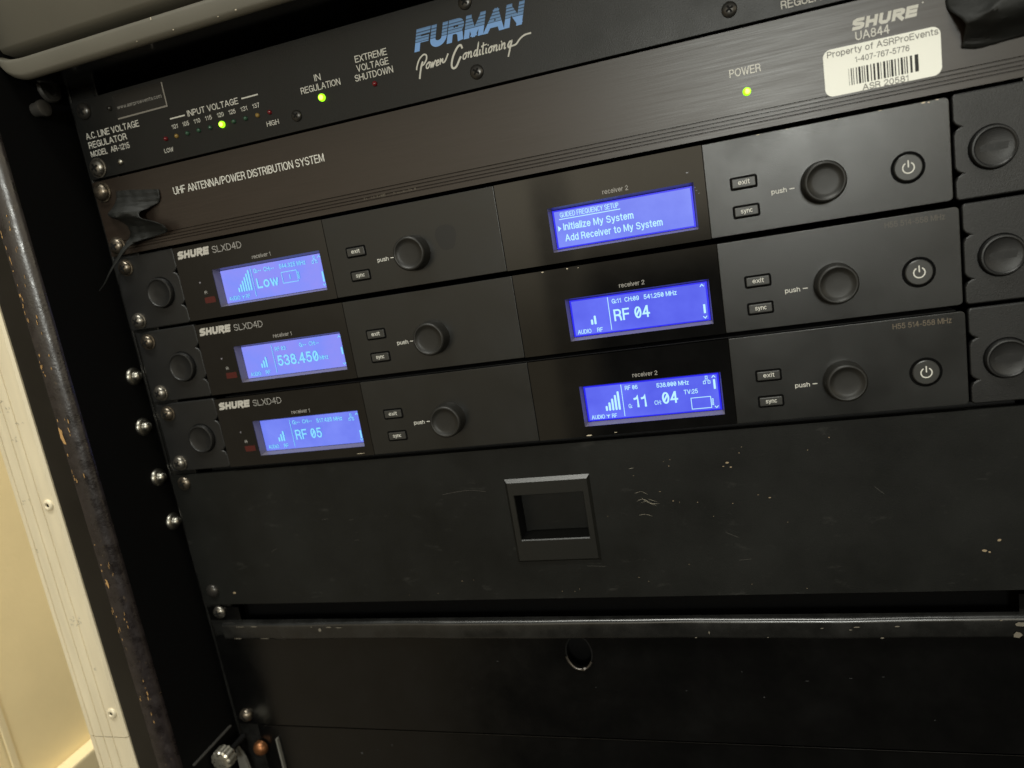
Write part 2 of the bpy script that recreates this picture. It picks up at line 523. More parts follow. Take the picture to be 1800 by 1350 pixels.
XH = 0.74
GL = {
    'A': (.76, [[(0, 0), (.36, 1), (.40, 1), (.76, 0)], [(.15, .34), (.61, .34)]]),
    'B': (.62, [[(0, 0), (0, 1), (.36, 1)] + E(.36, .765, .22, .235, 90, -90)[1:] + [(.02, .53)], [(.38, .53)] + E(.38, .265, .24, .265, 90, -90)[1:] + [(0, 0)]]),
    'C': (.70, [E(.37, .5, .37, .5, 42, 318, 20)]),
    'D': (.68, [[(.24, 0), (0, 0), (0, 1), (.24, 1)] + E(.24, .5, .44, .5, 90, -90, 16)[1:]]),
    'E': (.58, [[(.58, 1), (0, 1), (0, 0), (.58, 0)], [(.02, .53), (.53, .53)]]),
    'F': (.54, [[(.54, 1), (0, 1), (0, 0)], [(.02, .51), (.49, .51)]]),
    'G': (.74, [E(.37, .5, .37, .5, 42, 345, 20) + [(.74, .47), (.42, .47)], [(.74, .40), (.74, 0)]]),
    'H': (.66, [[(0, 0), (0, 1)], [(.66, 0), (.66, 1)], [(.02, .53), (.64, .53)]]),
    'I': (.0, [[(0, 0), (0, 1)]]),
    'J': (.46, [[(.46, 1), (.46, .25)] + E(.23, .25, .23, .25, 0, -170)[1:]]),
    'K': (.62, [[(0, 0), (0, 1)], [(.58, 1), (.02, .42)], [(.22, .6), (.62, 0)]]),
    'L': (.50, [[(0, 1), (0, 0), (.50, 0)]]),
    'M': (.80, [[(0, 0), (0, 1), (.05, 1), (.40, .06), (.75, 1), (.80, 1), (.80, 0)]]),
    'N': (.68, [[(0, 0), (0, 1), (.04, 1), (.64, 0), (.68, 0), (.68, 1)]]),
    'O': (.78, [E(.39, .5, .39, .5, 90, 450, 28)]),
    'P': (.58, [[(0, 0), (0, 1), (.32, 1)] + E(.32, .73, .26, .27, 90, -90)[1:] + [(.02, .46)]]),
    'Q': (.78, [E(.39, .5, .39, .5, 90, 450, 28), [(.46, .26), (.76, -.04)]]),
    'R': (.64, [[(0, 0), (0, 1), (.34, 1)] + E(.34, .74, .26, .26, 90, -90)[1:] + [(.02, .48)], [(.34, .48), (.54, .38), (.58, .22), (.62, 0)]]),
    'S': (.62, [E(.31, .755, .30, .245, 22, 250, 14) + E(.31, .26, .31, .26, 70, -160, 14)]),
    'T': (.62, [[(0, 1), (.62, 1)], [(.31, .98), (.31, 0)]]),
    'U': (.66, [[(0, 1), (0, .33)] + E(.33, .33, .33, .33, 180, 360, 14)[1:] + [(.66, 1)]]),
    'V': (.70, [[(0, 1), (.34, 0), (.36, 0), (.70, 1)]]),
    'W': (1.0, [[(0, 1), (.24, 0), (.27, 0), (.50, .98), (.73, 0), (.76, 0), (1.0, 1)]]),
    'X': (.66, [[(0, 0), (.66, 1)], [(0, 1), (.66, 0)]]),
    'Y': (.68, [[(0, 1), (.34, .46), (.68, 1)], [(.34, .48), (.34, 0)]]),
    'Z': (.62, [[(.02, 1), (.60, 1), (.02, 0), (.62, 0)]]),
    '0': (.54, [E(.27, .5, .27, .5, 90, 450, 24)]), '1': (.30, [[(0, .78), (.16, .82), (.24, 1), (.24, 0)]]),
    '2': (.54, [E(.27, .72, .26, .28, 170, -20, 12) + [(.36, .42), (.06, .16), (0, 0), (.54, 0)]]),
    '3': (.54, [E(.26, .76, .25, .24, 160, -80, 12) + E(.26, .27, .28, .27, 80, -165, 14)]),
    '4': (.58, [[(.42, 0), (.42, 1), (.38, 1), (0, .30), (.58, .30)]]),
    '5': (.56, [[(.50, 1), (.10, 1), (.05, .52)] + E(.27, .33, .28, .33, 110, -160, 14)[1:]]),
    '6': (.56, [E(.29, .66, .27, .34, 30, 150, 8) + [(.01, .5), (0, .34)] + E(.28, .31, .28, .31, 175, 500, 18)]),
    '7': (.54, [[(0, 1), (.54, 1), (.34, .58), (.20, 0)]]),
    '8': (.56, [E(.28, .765, .23, .235, 270, 630, 18), E(.28, .27, .28, .27, 90, 450, 20)]),
    '9': (.56, [E(.28, .69, .28, .31, -5, 320, 18) + [(.56, .62), (.55, .45)] + E(.27, .34, .28, .34, 0, -150, 10)[2:]]),
    'a': (.50, [[(.03, .56)] + E(.25, .54, .22, .20, 140, 0, 8) + [(.47, .10), (.53, 0)], [(.47, .42), (.2, .38)] + E(.19, .19, .19, .19, 90, 300, 8) + [(.47, .22)]]),
    'b': (.52, [[(0, 0), (0, 1)], E(.26, .37, .26, .37, 180, -180, 18)]),
    'c': (.48, [E(.26, .37, .26, .37, 45, 315, 14)]),
    'd': (.52, [[(.52, 0), (.52, 1)], E(.26, .37, .26, .37, 0, 360, 18)]),
    'e': (.52, [[(.02, .38), (.52, .38)] + E(.26, .37, .26, .37, 2, 318, 16)]),
    'f': (.30, [[(.30, 1), (.22, 1), (.13, .9), (.13, 0)], [(0, XH), (.28, XH)]]),
    'g': (.52, [E(.26, .37, .26, .37, 0, 360, 18), [(.52, XH), (.52, 0)] + E(.26, 0, .26, .26, 0, -160, 8)[1:]]),
    'h': (.48, [[(0, 0), (0, 1)], [(0, .46)] + E(.24, .48, .24, .26, 150, 0, 8) + [(.48, 0)]]),
    'i': (.0, [[(0, 0), (0, XH)], [(0, .93), (0, 1)]]), 'l': (.0, [[(0, 0), (0, 1)]]),
    'm': (.78, [[(0, 0), (0, XH)], [(0, .46)] + E(.2, .5, .19, .24, 150, 0, 8) + [(.39, 0)], [(.39, .46)] + E(.59, .5, .19, .24, 150, 0, 8) + [(.78, 0)]]),
    'n': (.48, [[(0, 0), (0, XH)], [(0, .46)] + E(.24, .48, .24, .26, 150, 0, 8) + [(.48, 0)]]),
    'o': (.54, [E(.27, .37, .27, .37, 90, 450, 20)]),
    'p': (.52, [[(0, -.26), (0, XH)], E(.26, .37, .26, .37, 180, -180, 18)]),
    'r': (.28, [[(0, 0), (0, XH)], [(0, .44)] + E(.26, .44, .26, .28, 170, 85, 6)]),
    's': (.46, [E(.23, .56, .21, .18, 25, 250, 10) + E(.23, .19, .23, .19, 70, -160, 10)]),
    't': (.28, [[(.12, .95), (.12, .12), (.18, .01), (.28, .01)], [(0, XH), (.27, XH)]]),
    'u': (.48, [[(0, XH), (0, .26)] + E(.24, .26, .24, .26, 180, 340, 8)[1:] + [(.48, .3)], [(.48, 0), (.48, XH)]]),
    'v': (.50, [[(0, XH), (.24, 0), (.26, 0), (.50, XH)]]),
    'w': (.76, [[(0, XH), (.18, 0), (.21, 0), (.38, XH), (.55, 0), (.58, 0), (.76, XH)]]),
    'x': (.48, [[(0, 0), (.48, XH)], [(0, XH), (.48, 0)]]),
    'y': (.50, [[(.50, XH), (.25, -.05), (.16, -.24), (.02, -.25)], [(0, XH), (.26, .02)]]),
    'z': (.46, [[(.02, XH), (.44, XH), (.02, 0), (.46, 0)]]),
    '.': (.0, [[(0, 0), (0, .03)]]), ':': (.0, [[(0, .03), (0, .08)], [(0, .56), (0, .61)]]), '-': (.30, [[(0, .38), (.30, .38)]]), '/': (.30, [[(0, 0), (.30, 1)]]),
    ' ': (.14, []),
}


HEAVY = {
    'M': [[(0, 0), (0, 1)], [(.03, 1.0), (.40, -.02)], [(.77, 1.0), (.40, -.02)], [(.80, 0), (.80, 1)]],
    'N': [[(0, 0), (0, 1)], [(.02, 1.0), (.66, 0)], [(.68, 0), (.68, 1)]],
    'A': [[(-.02, -.1), (.37, 1.0)], [(.39, 1.0), (.78, -.1)], [(.15, .26), (.61, .26)]],
}


def text(mb, s, x0, x1, z, cap, y, bold=0.0, shear=0.0, wt=None, gap=None, slash0=False):
    """write s from x0 to x1 on baseline z with capital height cap; wt = stroke weight as a share of cap"""
    t = wt if wt else 0.125 + bold
    g = gap if gap is not None else t + 0.115
    tot, pos = 0.0, []
    for ch in s:
        pos.append(tot)
        tot += GL[ch][0] + g
    tot += t - g
    k = (x1 - x0) / tot            # millimetres per unit across
    q = (cap - t * cap)            # centre lines run between half a stroke in from top and bottom
    w_ = t * min(cap, k * 1.1)
    tmp = MB()
    n = 0
    for ch, p in zip(s, pos):
        strokes = list((HEAVY.get(ch) if t > .2 else None) or GL[ch][1])
        if slash0 and ch == '0':
            strokes.append([(.10, .22), (.44, .78)])
        for st in strokes:
            pts = [((p + t / 2 + u) * k, t * cap / 2 + v * q) for u, v in st]
            closed = abs(pts[0][0] - pts[-1][0]) + abs(pts[0][1] - pts[-1][1]) < 1e-4
            if not closed:
                for e, f in ((0, 1), (-1, -2)):
                    d = Vector(pts[e]) - Vector(pts[f])
                    if d.length > 1e-6:
                        pts[e] = tuple(Vector(pts[e]) + d.normalized() * w_ * 0.48)
            tmp.ribbon(pts, w_, y - 0.007 * (n % 3))
            n += 1
    if t > .2:
        tmp.v = [(a, b, min(cap, max(0.0, c))) for a, b, c in tmp.v]
    mb.add([(x0 + a + shear * c, b, z + c) for a, b, c in tmp.v], tmp.f)


def spline(pts, n=6):
    out = []
    P = [pts[0]] + list(pts) + [pts[-1]]
    for i in range(1, len(P) - 2):
        p0, p1, p2, p3 = (Vector(q) for q in P[i - 1:i + 3])
        for k in range(n):
            t = k / n
            out.append(tuple(0.5 * ((2 * p1) + (-p0 + p2) * t + (2 * p0 - 5 * p1 + 4 * p2 - p3) * t * t + (-p0 + 3 * p1 - 3 * p2 + p3) * t ** 3)))
    out.append(tuple(pts[-1]))
    return out


def wordmark(mb, x0, x1, z0, z1, y, shear=0.22):
    """the wide slanted five-letter maker's mark S H U R E"""
    W_, H_ = (x1 - x0) - shear * (z1 - z0), z1 - z0
    th = 0.285
    letters = [
        [[(0.93, 0.86), (0.30, 0.86), (0.14, 0.76), (0.14, 0.62), (0.30, 0.53), (0.70, 0.48), (0.86, 0.38), (0.86, 0.24), (0.70, 0.14), (0.04, 0.14)]],
        [[(0.17, 1.0), (0.17, 0.0)], [(0.83, 1.0), (0.83, 0.0)], [(0.17, 0.5), (0.83, 0.5)]],
        [[(0.17, 1.0), (0.17, 0.30), (0.32, 0.14), (0.68, 0.14), (0.83, 0.30), (0.83, 1.0)]],
        [[(0.17, 0.0), (0.17, 0.86), (0.70, 0.86), (0.86, 0.76), (0.86, 0.62), (0.70, 0.50), (0.17, 0.48)], [(0.48, 0.46), (0.98, -0.04)]],
        [[(0.95, 0.86), (0.17, 0.86), (0.17, 0.14), (0.95, 0.14)], [(0.17, 0.5), (0.92, 0.5)]],
    ]
    cw = W_ / 5.0
    k = 0
    tmp = MB()
    for i, L in enumerate(letters):
        for st in L:
            tmp.ribbon([(i * cw + u * cw * 0.93, v * H_) for u, v in st], th * H_ * 1.08, y - 0.004 * (k % 3))
            k += 1
    mb.add([(x0 + a + shear * c, b, z0 + c) for a, b, c in tmp.v], tmp.f)


# ------------------------------------------------------------------ the room's wall beside the case
wall = MB()
wall.box(-260, -200, -110, 1400, -460, 1500)
w = obj('wall', wall, WALLM)
tag(w, 'plain cream painted wall in warm light beside the equipment case', 'wall')
bb = MB()
bb.box(-200, -184, -110, 1400, -460, -372)
obj('baseboard', bb, TRIMM, w, bevel=3)
sm = MB()
sm.box(-201, -198.8, -11, -6, -372, 1500)
obj('wall_seam', sm, TRIMM, w, bevel=0.6)
# ------------------------------------------------------------------ flight case: panels, aluminium edge, rack rail, bolts
case = thing('flight_case', (240, 0, -450), 'black plywood flight case with scuffed aluminium edge trim, holding the rack gear', 'flight case')
m = MB()
m.box(-36, -8.5, -39.9, 480, -400, 175)
m.cur = 1
obj('side_panel', m, [CASEIN], case)
m = MB()
m.box(505, 535, -46, 480, -400, 175)
obj('side_panel', m, CASEIN, case)
m = MB()
m.box(-36, 535, -41, 480, 175, 200)
obj('top_panel', m, CASEIN, case)
m = MB()
m.box(-36, 535, -41, 480, -430, -400)
obj('bottom_panel', m, CASEIN, case)
m = MB()
m.box(-36, 535, 480, 500, -430, 200)
obj('back_panel', m, CASEIN, case)
# front edge of the left panel: smooth laminate, then the worn rounded corner
m = MB()
m.box(-36, -20.7, -46, -41, -430, 200)
obj('front_edge', m, CASEFR, case, bevel=0.4)
m = MB()
sec = [(-20.7, -46), (-17, -46.0), (-13.5, -45.2), (-10.8, -44.0), (-9.2, -42.4), (-8.6, -41.0), (-8.5, -40.0), (-20.7, -40.0)]
n = len(sec)
zs = [-430 + 630 * i / 140 for i in range(141)]
vs = []
for z in zs:
    j = [random.gauss(0, 0.12) for _ in sec]
    vs += [(x + j[i] * (1 if 0 < i < 5 else 0), y + (random.gauss(0, 0.10) if 0 < i < 5 else 0), z) for i, (x, y) in enumerate(sec)]
m.add(vs, [(k * n + i, k * n + (i + 1) % n, (k + 1) * n + (i + 1) % n, (k + 1) * n + i) for k in range(len(zs) - 1) for i in range(n)])
obj('worn_corner', m, EDGEW, case, smooth=50)
# flecks of bare wood along the worn corner, in clusters where it has been knocked
for zc, cnt in ((-262, 9), (-212, 12), (-178, 10), (-118, 6), (-86, 9), (-50, 12), (-18, 14), (14, 12)):
    m = MB()
    for i in range(cnt):
        z = zc + random.gauss(0, 7)
        x = random.choice((-19.6, -19.4, -14.4, -13.6)) + random.gauss(0, 0.6)
        y = -46.14 if x < -17 else -46.2 + (x + 17) * 0.22
        hh = random.uniform(0.3, 1.6)
        ww = random.uniform(0.15, 0.5)
        m.poly([(x + ww * math.cos(a) * random.uniform(.6, 1.2), z + hh * math.sin(a)) for a in (0.2, 1.2, 2.3, 3.3, 4.4, 5.4)], y)
    obj('bare_wood_chips', m, WOOD, case)
for pts in ([(-20.4, -88), (-19.2, -89.5), (-18.6, -94), (-18.0, -98.5), (-19.6, -98), (-20.8, -94.5)], [(-18.4, -181), (-17.6, -182), (-17.4, -185.5), (-18.2, -187), (-18.8, -184)]):
    m = MB()
    m.poly(pts, -46.25)
    obj('bare_wood_chip', m, WOOD, case)
# aluminium extrusion with grooves
m = MB()
gx = [-66, -62.6, -62.0, -55.2, -54.6, -47.8, -47.2, -37.6, -36.3]
for a, b in ((-285.9, 200), (-430, -286.5)):
    prof = [(-66, -41), (-66, -47.4), (-62.7, -47.8), (-62.5, -47.2), (-62.0, -47.2), (-61.8, -47.8), (-55.3, -47.8), (-55.1, -47.2), (-54.6, -47.2), (-54.4, -47.8),
            (-47.9, -47.8), (-47.7, -47.2), (-47.2, -47.2), (-47.0, -47.8), (-37.6, -47.8), (-36.2, -46.6), (-36.1, -41)]
    n = len(prof)
    m.add([(x, y, z) for z in (a, b) for x, y in prof], [(i, (i + 1) % n, n + (i + 1) % n, n + i) for i in range(n)] + [list(range(n)), list(range(2 * n - 1, n - 1, -1))])
obj('aluminium_edge', m, ALU, case, smooth=20)
for z in (-132.7, -269, -400, 8):
    m = MB()
    m.lathe((-42.0, -47.8, z), [(3.5, 0), (3.4, -0.6), (2.6, -1.3), (1.6, -1.4), (1.3, -1.1), (1.2, -0.4)], 28)
    r = obj('rivet', m, ALU, case, smooth=60)
    m = MB()
    m.lathe((-42.0, -48.3, z), [(1.15, 0.1), (1.1, 0.0)], 16)
    obj('rivet_hole', m, SLOT, r)
# dents and marks on the aluminium
for (cx, cz, s) in ((-57, -72, 1.0), (-50, -76, 0.8), (-46, -84, 0.7), (-52, -92, .8), (-60, -130, .7), (-48, -205, 0.9), (-46, -208, 0.8), (-51, -209, 0.8), (-61, -160, .5), (-44, -240, .5)):
    m = MB()
    for k in range(4):
        a = random.uniform(0, 3.1)
        px, pz = cx + random.gauss(0, 2.0 * s), cz + random.gauss(0, 1.6 * s)
        m.ribbon([(px, pz), (px + 1.6 * s * math.cos(a), pz + 1.2 * s * math.sin(a)), (px + 2.6 * s * math.cos(a + .6), pz + 2 * s * math.sin(a + .6))], [0.12, 0.3, 0.1], -47.86 - 0.003 * k)
    obj('scuff_mark', m, ALUG, case)
# rack rail behind the ears
m = MB()
m.box(-1.8, 16.5, 5.2, 7.2, -398, 174)
m.box(-3.6, -1.8, 4.6, 42, -398, 174)
obj('rack_rail', m, LIPM, case, bevel=0.5)
m = MB()
m.box(466, 484.4, 5.2, 7.2, -398, 174)
m.box(484.4, 486.2, 4.6, 42, -398, 174)
obj('rack_rail', m, LIPM, case, bevel=0.5)
for z, yy in ((-71.0, 2.6), (-102.4, -0.5), (-135.8, 0.5), (-166.5, 2.8)):
    m = MB()
    m.lathe((-8.5, yy, z), [(5.6, 0), (5.5, 0.8), (5.0, 1.6), (4.4, 2.0), (3.3, 2.3), (2.9, 3.4), (2.6, 4.6), (1.9, 5.3), (0.6, 5.6)], 28, axis='x')
    obj('rail_bolt', m, BRIGHT, case, smooth=45)
m = MB()
m.lathe((-8.5, -2.5, 96.6), [(7.2, 0), (7.2, 1.2), (6.4, 2.2), (3.5, 2.4), (3.2, 1.6)], 32, axis='x')
obj('washer_head_bolt', m, mat('dark_washer', (0.07, 0.066, 0.06), 0.5, 0.4, metal=0.5), case, smooth=45)
m = MB()
m.lathe((-8.5, -14.5, 84.0), [(3.8, 0), (3.8, 4), (4.4, 4.3), (4.4, 6.5), (3.6, 7.0), (1.0, 7.2)], 24, axis='x')
obj('rail_bolt', m, MATS['dark_washer'], case, smooth=45)


# ------------------------------------------------------------------ screws
def screw(parent, x, z, y, r, m_head, dome=2.0, phillips=True, washer=None, rot=0.4):
    mb = MB()
    prof = []
    if washer:
        prof += [(washer, 0), (washer, -0.8), (r + 0.05, -0.9)]
        base = -0.9
    else:
        base = 0.0
    prof += [(r, base), (r, base - 0.5)] + [(r * math.cos(t), base - 0.5 - dome * math.sin(t)) for t in (0.3, 0.6, 0.9, 1.2, 1.45)]
    mb.lathe((x, y, z), prof, 28)
    o = obj('rack_screw', mb, m_head, parent, smooth=50)
    if phillips:
        s = MB()
        yy = y + base - 0.62 - dome * 0.95
        for k, a in enumerate((rot, rot + math.pi / 2)):
            c, d = math.cos(a), math.sin(a)
            L, w_ = r * 0.52, r * 0.13
            s.add([(x + c * u * L - d * v * w_, yy - 0.12 - 0.02 * k + (0.5 if abs(u) > .9 else 0) * dome * .28, z + d * u * L + c * v * w_) for u, v in ((-1, -1), (0, -1), (1, -1), (1, 1), (0, 1), (-1, 1))], [(0, 1, 4, 5), (1, 2, 3, 4)])
        obj('cross_slot', s, SLOT, o)
    return o


# ------------------------------------------------------------------ voltage regulator (top panel)
reg = thing('voltage_regulator', (241, 2, 45), 'black voltage regulator panel with striped blue logo and row of small voltage lights', 'power conditioner')
YF = 2.0
m = MB()
m.plate(0, 482.6, 45.2, 88.5, YF, YF + 3.0)
obj('front_panel', m, FURM, reg, bevel=0.35)
m = MB()
m.box(18, 464, YF + 3, 300, 46, 87.5)
obj('chassis', m, BODY, reg)
LOGO_Z0, LOGO_Z1 = 67.9 - 45, 78.0 - 45
YL = YF - 0.06
m = MB()
text(m, 'FURMAN', 210.2, 264.8, 67.9, 10.0, YL, wt=0.28, gap=0.355, shear=0.32)
obj('brand_lettering', m, logo_blue(), reg)
# handwritten tag line
m = MB()
BX, BZ = 214.0, 59.5
SW = 0.62


def pen(pts, wd=SW, k=[0]):
    k[0] += 1
    m.ribbon(spline(pts, 5), wd, YL - 0.003 * (k[0] % 7))


def sh(pts, x, sx=1.0, sz=1.0):
    return [(x + px * sx + pz * sz * 0.30, BZ + pz * sz) for px, pz in pts]


pen([(210.4, 55.6), (211.3, 58.4), (212.6, 61.6), (213.6, 63.0)], 0.85)
pen([(209.6, 59.9), (210.2, 61.6), (212.0, 64.4), (214.5, 66.0), (215.9, 65.4), (215.6, 63.6), (214.0, 61.8), (212.6, 61.2)], 0.7)
OO = [(1.0, 2.5), (0.1, 1.6), (0.2, 0.2), (1.1, 0.1), (1.7, 1.3), (1.2, 2.5), (2.4, 2.2)]
NN = [(0.0, 0.1), (0.0, 2.5), (0.0, 1.4), (0.9, 2.5), (1.4, 2.1), (1.4, 0.1), (2.1, 0.5)]
II = [(0.0, 2.4), (0.0, 0.3), (0.7, 0.3)]
pen(sh(OO, 214.6))
pen(sh([(0, 2.4), (0.2, 0.1), (1.0, 2.0), (1.2, 0.1), (2.2, 2.5), (2.8, 2.1)], 217.0))
pen(sh([(0.0, 1.1), (1.2, 1.6), (0.9, 2.5), (0.1, 1.7), (0.2, 0.2), (1.4, 0.4)], 219.9))
pen(sh([(0.0, 0.2), (0.1, 2.5), (0.3, 1.5), (1.2, 2.4), (1.4, 0.9), (2.6, 1.2), (3.9, 4.2)], 221.9), 0.7)
pen([(234.5, 64.3), (233.9, 66.0), (232.0, 65.2), (229.4, 62.0), (227.9, 58.6), (228.2, 56.7), (230.0, 57.0), (232.2, 59.8), (233.2, 61.0)], 0.95)
pen(sh(OO, 233.9))
pen(sh(NN, 236.6))
pen(sh([(1.7, 2.3), (0.7, 2.5), (0.0, 1.1), (0.6, 0.1), (1.5, 1.4), (1.9, 5.6), (1.7, 0.2), (2.3, 0.4)], 239.4))
pen(sh(II, 242.4))
pen(sh([(0.0, 5.0), (0.0, 0.4), (0.8, 0.3)], 243.9))
pen(sh([(-0.9, 3.6), (1.8, 3.9)], 243.9), 0.5)
pen(sh(II, 245.6))
pen(sh(OO, 246.9))
pen(sh(NN, 249.5))
pen(sh(II, 252.3))
pen(sh(NN, 253.5))
pen(sh([(1.6, 2.3), (0.7, 2.5), (0.0, 1.1), (0.6, 0.1), (1.5, 1.6), (1.7, 2.5), (1.3, 0.0), (0.8, -3.9)], 256.6), 0.75)
pen([(258.4, 59.9), (260.8, 60.2), (263.0, 62.0), (265.5, 63.2), (268.8, 63.4)], 0.75)
for x in (243.6, 246.8, 253.5):
    m.poly([(x + 0.3 * math.cos(a) + .6, BZ + 3.4 + 0.42 * math.sin(a)) for a in [i * math.pi / 4 for i in range(8)]], YL - 0.03)
obj('script_lettering', m, INK, reg)
def legend(parent, name, ink, y, *calls, bold=0.010):
    for (s_, a_, b_, z_, c_) in calls:
        q_ = MB()
        text(q_, s_, a_, b_, z_, c_, y, bold=bold)
        obj(name, q_, ink, parent)


legend(reg, 'panel_lettering', INK, YL,
       ('A.C. LINE VOLTAGE', 4.3, 42.0, 67.2, 3.5), ('REGULATOR', 4.6, 31.8, 62.2, 3.5), ('MODEL  AR-1215', 4.6, 32.2, 57.5, 3.2),
       ('INPUT VOLTAGE', 74.5, 107.2, 65.6, 3.2), ('LOW', 54.2, 60.2, 50.2, 2.4), ('HIGH', 121.2, 128.6, 51.0, 2.5), ('IN', 153.9, 157.6, 66.7, 3.2),
       ('REGULATION', 145.0, 167.9, 62.2, 3.2), ('EXTREME', 178.2, 195.8, 70.3, 3.2), ('VOLTAGE', 178.2, 195.9, 65.9, 3.2),
       ('SHUTDOWN', 176.3, 197.4, 61.6, 3.2), ('REGULATED OUTPUT', 377.2, 418.5, 47.4, 3.3), bold=0.008)
led_x = [57.3, 64.6, 71.9, 79.4, 86.9, 94.6, 102.1, 109.6, 117.1, 124.6]
legend(reg, 'voltage_lettering', INK, YL, *[(s_, x - 2.0, x + 2.2, 61.4, 2.3) for x, s_ in zip(led_x[1:9], ('101', '105', '110', '115', '120', '125', '131', '137'))], bold=0.006)
for r_ in ((62.8, 72.7, 66.5, 67.2), (109.5, 119.8, 67.3, 68.0)):
    m = MB()
    m.rect(*r_, YL)
    obj('printed_rule', m, INK, reg)


def led(parent, x, z, y, r, lit, m_):
    b = MB()
    b.lathe((x, y, z), [(r, 0), (r, -0.5)] + [(r * math.cos(t), -0.5 - r * 0.9 * math.sin(t)) for t in (0.3, 0.6, 0.9, 1.2, 1.45)], 20)
    o = obj('indicator_light', b, m_, parent, smooth=60)
    if lit:
        c = MB()
        c.lathe((x + 0.15, y - 0.5 - r * 0.80, z - 0.1), [(r * 0.62, 0.22), (r * 0.5, -0.08), (r * 0.2, -0.2)], 14)
        obj('glowing_core', c, LED_CORE, o, smooth=60)
    return o


for i, x in enumerate(led_x):
    kind = LED_R_OFF if i in (0, 9) else LED_Y_OFF if i in (1, 8) else LED_G_OFF
    lit = i == 5
    led(reg, x, 57.4 + 0.02 * i, YF, 1.75 if lit else 1.15, lit, LED_G_ON if lit else kind)
led(reg, 156.2, 58.3, YF, 1.9, True, LED_G_ON)
led(reg, 186.5, 58.5, YF, 1.3, False, LED_R_OFF)
for x, z, mm_, r in ((7.8, 82.2, DARKSCREW, 4.6), (7.4, 51.0, STEEL, 4.8)):
    screw(reg, x, z, YF, r, mm_, washer=5.6 if z < 60 else None)
for x, z, r in ((139.8, 52.7, 2.9), (239.8, 52.4, 3.4), (239.6, 83.8, 3.4), (356.4, 52.4, 3.3), (25.4, 80.2, 1.4)):
    screw(reg, x, z, YF, r, DARKSCREW, dome=1.1, rot=random.random())
screw(reg, 23.5, 51.4, YF, 1.9, BRIGHT, dome=1.0, phillips=False)

# ------------------------------------------------------------------ antenna distribution unit (second panel)
ant = thing('antenna_distributor', (241, 2, 0.5), 'brushed dark brown antenna distribution panel with grooved lower edge and green power light', 'rack unit')
YU = 2.0
m = MB()
m.plate(0, 482.6, 10.4, 43.9, YU, YU + 3)
zz = [10.4, 9.0, 8.6, 7.3, 6.9, 5.6, 5.2, 4.0, 3.6, 1.0]
prev = None
fpts = []
for i, z in enumerate(zz[1:]):
    pass
strip = [(10.4, 0.0), (9.05, 0.0), (8.85, 0.7), (8.65, 0.7), (8.45, 0.0), (7.35, 0.0), (7.15, 0.7), (6.95, 0.7), (6.75, 0.0), (5.65, 0.0), (5.45, 0.7), (5.25, 0.7), (5.05, 0.0),
         (4.15, 0.0), (3.95, 0.7), (3.75, 0.7), (3.55, 0.0), (1.0, 0.0), (1.0, 3.0)]
for (za, da), (zb, db) in zip(strip, strip[1:]):
    m.add([(0, YU + da, za), (482.6, YU + da, za), (482.6, YU + db, zb), (0, YU + db, zb)], [(0, 1, 2, 3)])
obj('front_panel', m, UAM, ant)
m = MB()
m.box(18, 464, YU + 3.1, 300, 2, 43)
obj('chassis', m, BODY, ant)
YL = YU - 0.06
legend(ant, 'panel_lettering', INK, YL, ('UHF ANTENNA/POWER DISTRIBUTION SYSTEM', 53.6, 150.2, 27.6, 4.2), ('POWER', 353.8, 366.9, 24.7, 3.4), ('UA844', 405.0, 417.9, 28.5, 3.5))
m = MB()
wordmark(m, 403.7, 429.6, 32.7, 37.0, YL)
m.poly([(430.6 + .35 * math.cos(a), 37.3 + .35 * math.sin(a)) for a in [i * math.pi / 4 for i in range(8)]], YL)
obj('brand_lettering', m, INK, ant)
m = MB()
for i in range(26):
    x = 166 + i * 1.08 + (4 if i > 13 else 0)
    if random.random() < .75:
        m.rect(x, x + random.uniform(.4, .9), 4.55, 4.55 + random.uniform(.3, 1.2), YU - 0.03 if False else YU - 0.05)
obj('worn_lettering', m, INKFADE, ant)
led(ant, 360.3, 17.6, YU, 1.75, True, LED_G_ON)
screw(ant, 5.9, 37.6, YU, 4.9, BRASSY, dome=2.6, washer=5.8, phillips=False)
screw(ant, 6.6, 6.4, YU, 4.6, BRASSY, dome=2.4, washer=5.4)

# ------------------------------------------------------------------ wireless receivers
PITCH = 44.45
ROW = [(0.0, 0.0), (1.91, -0.36), (2.53, -0.80)]
ZT, ZB = -1.16, -43.29
ZC = (ZT + ZB) / 2
SHIFT = 196.5


def ear_outline(x_out, x_in, sgn):
    """ear plate outline with two v notches in the inner edge"""
    zt, zb = -0.5, -43.9
    pts = [(x_out, zb), (x_out, zt), (x_in - sgn * 1.0, zt), (x_in, zt - 1.2)]
    for zn in (-14.0, -33.0):
        pts += [(x_in, zn + 3.0), (x_in - sgn * 1.0, zn + 1.1), (x_in - sgn * 2.9, zn), (x_in - sgn * 1.0, zn - 1.1), (x_in, zn - 3.0)]
    pts += [(x_in, zb + 1.2), (x_in - sgn * 1.0, zb)]
    return pts


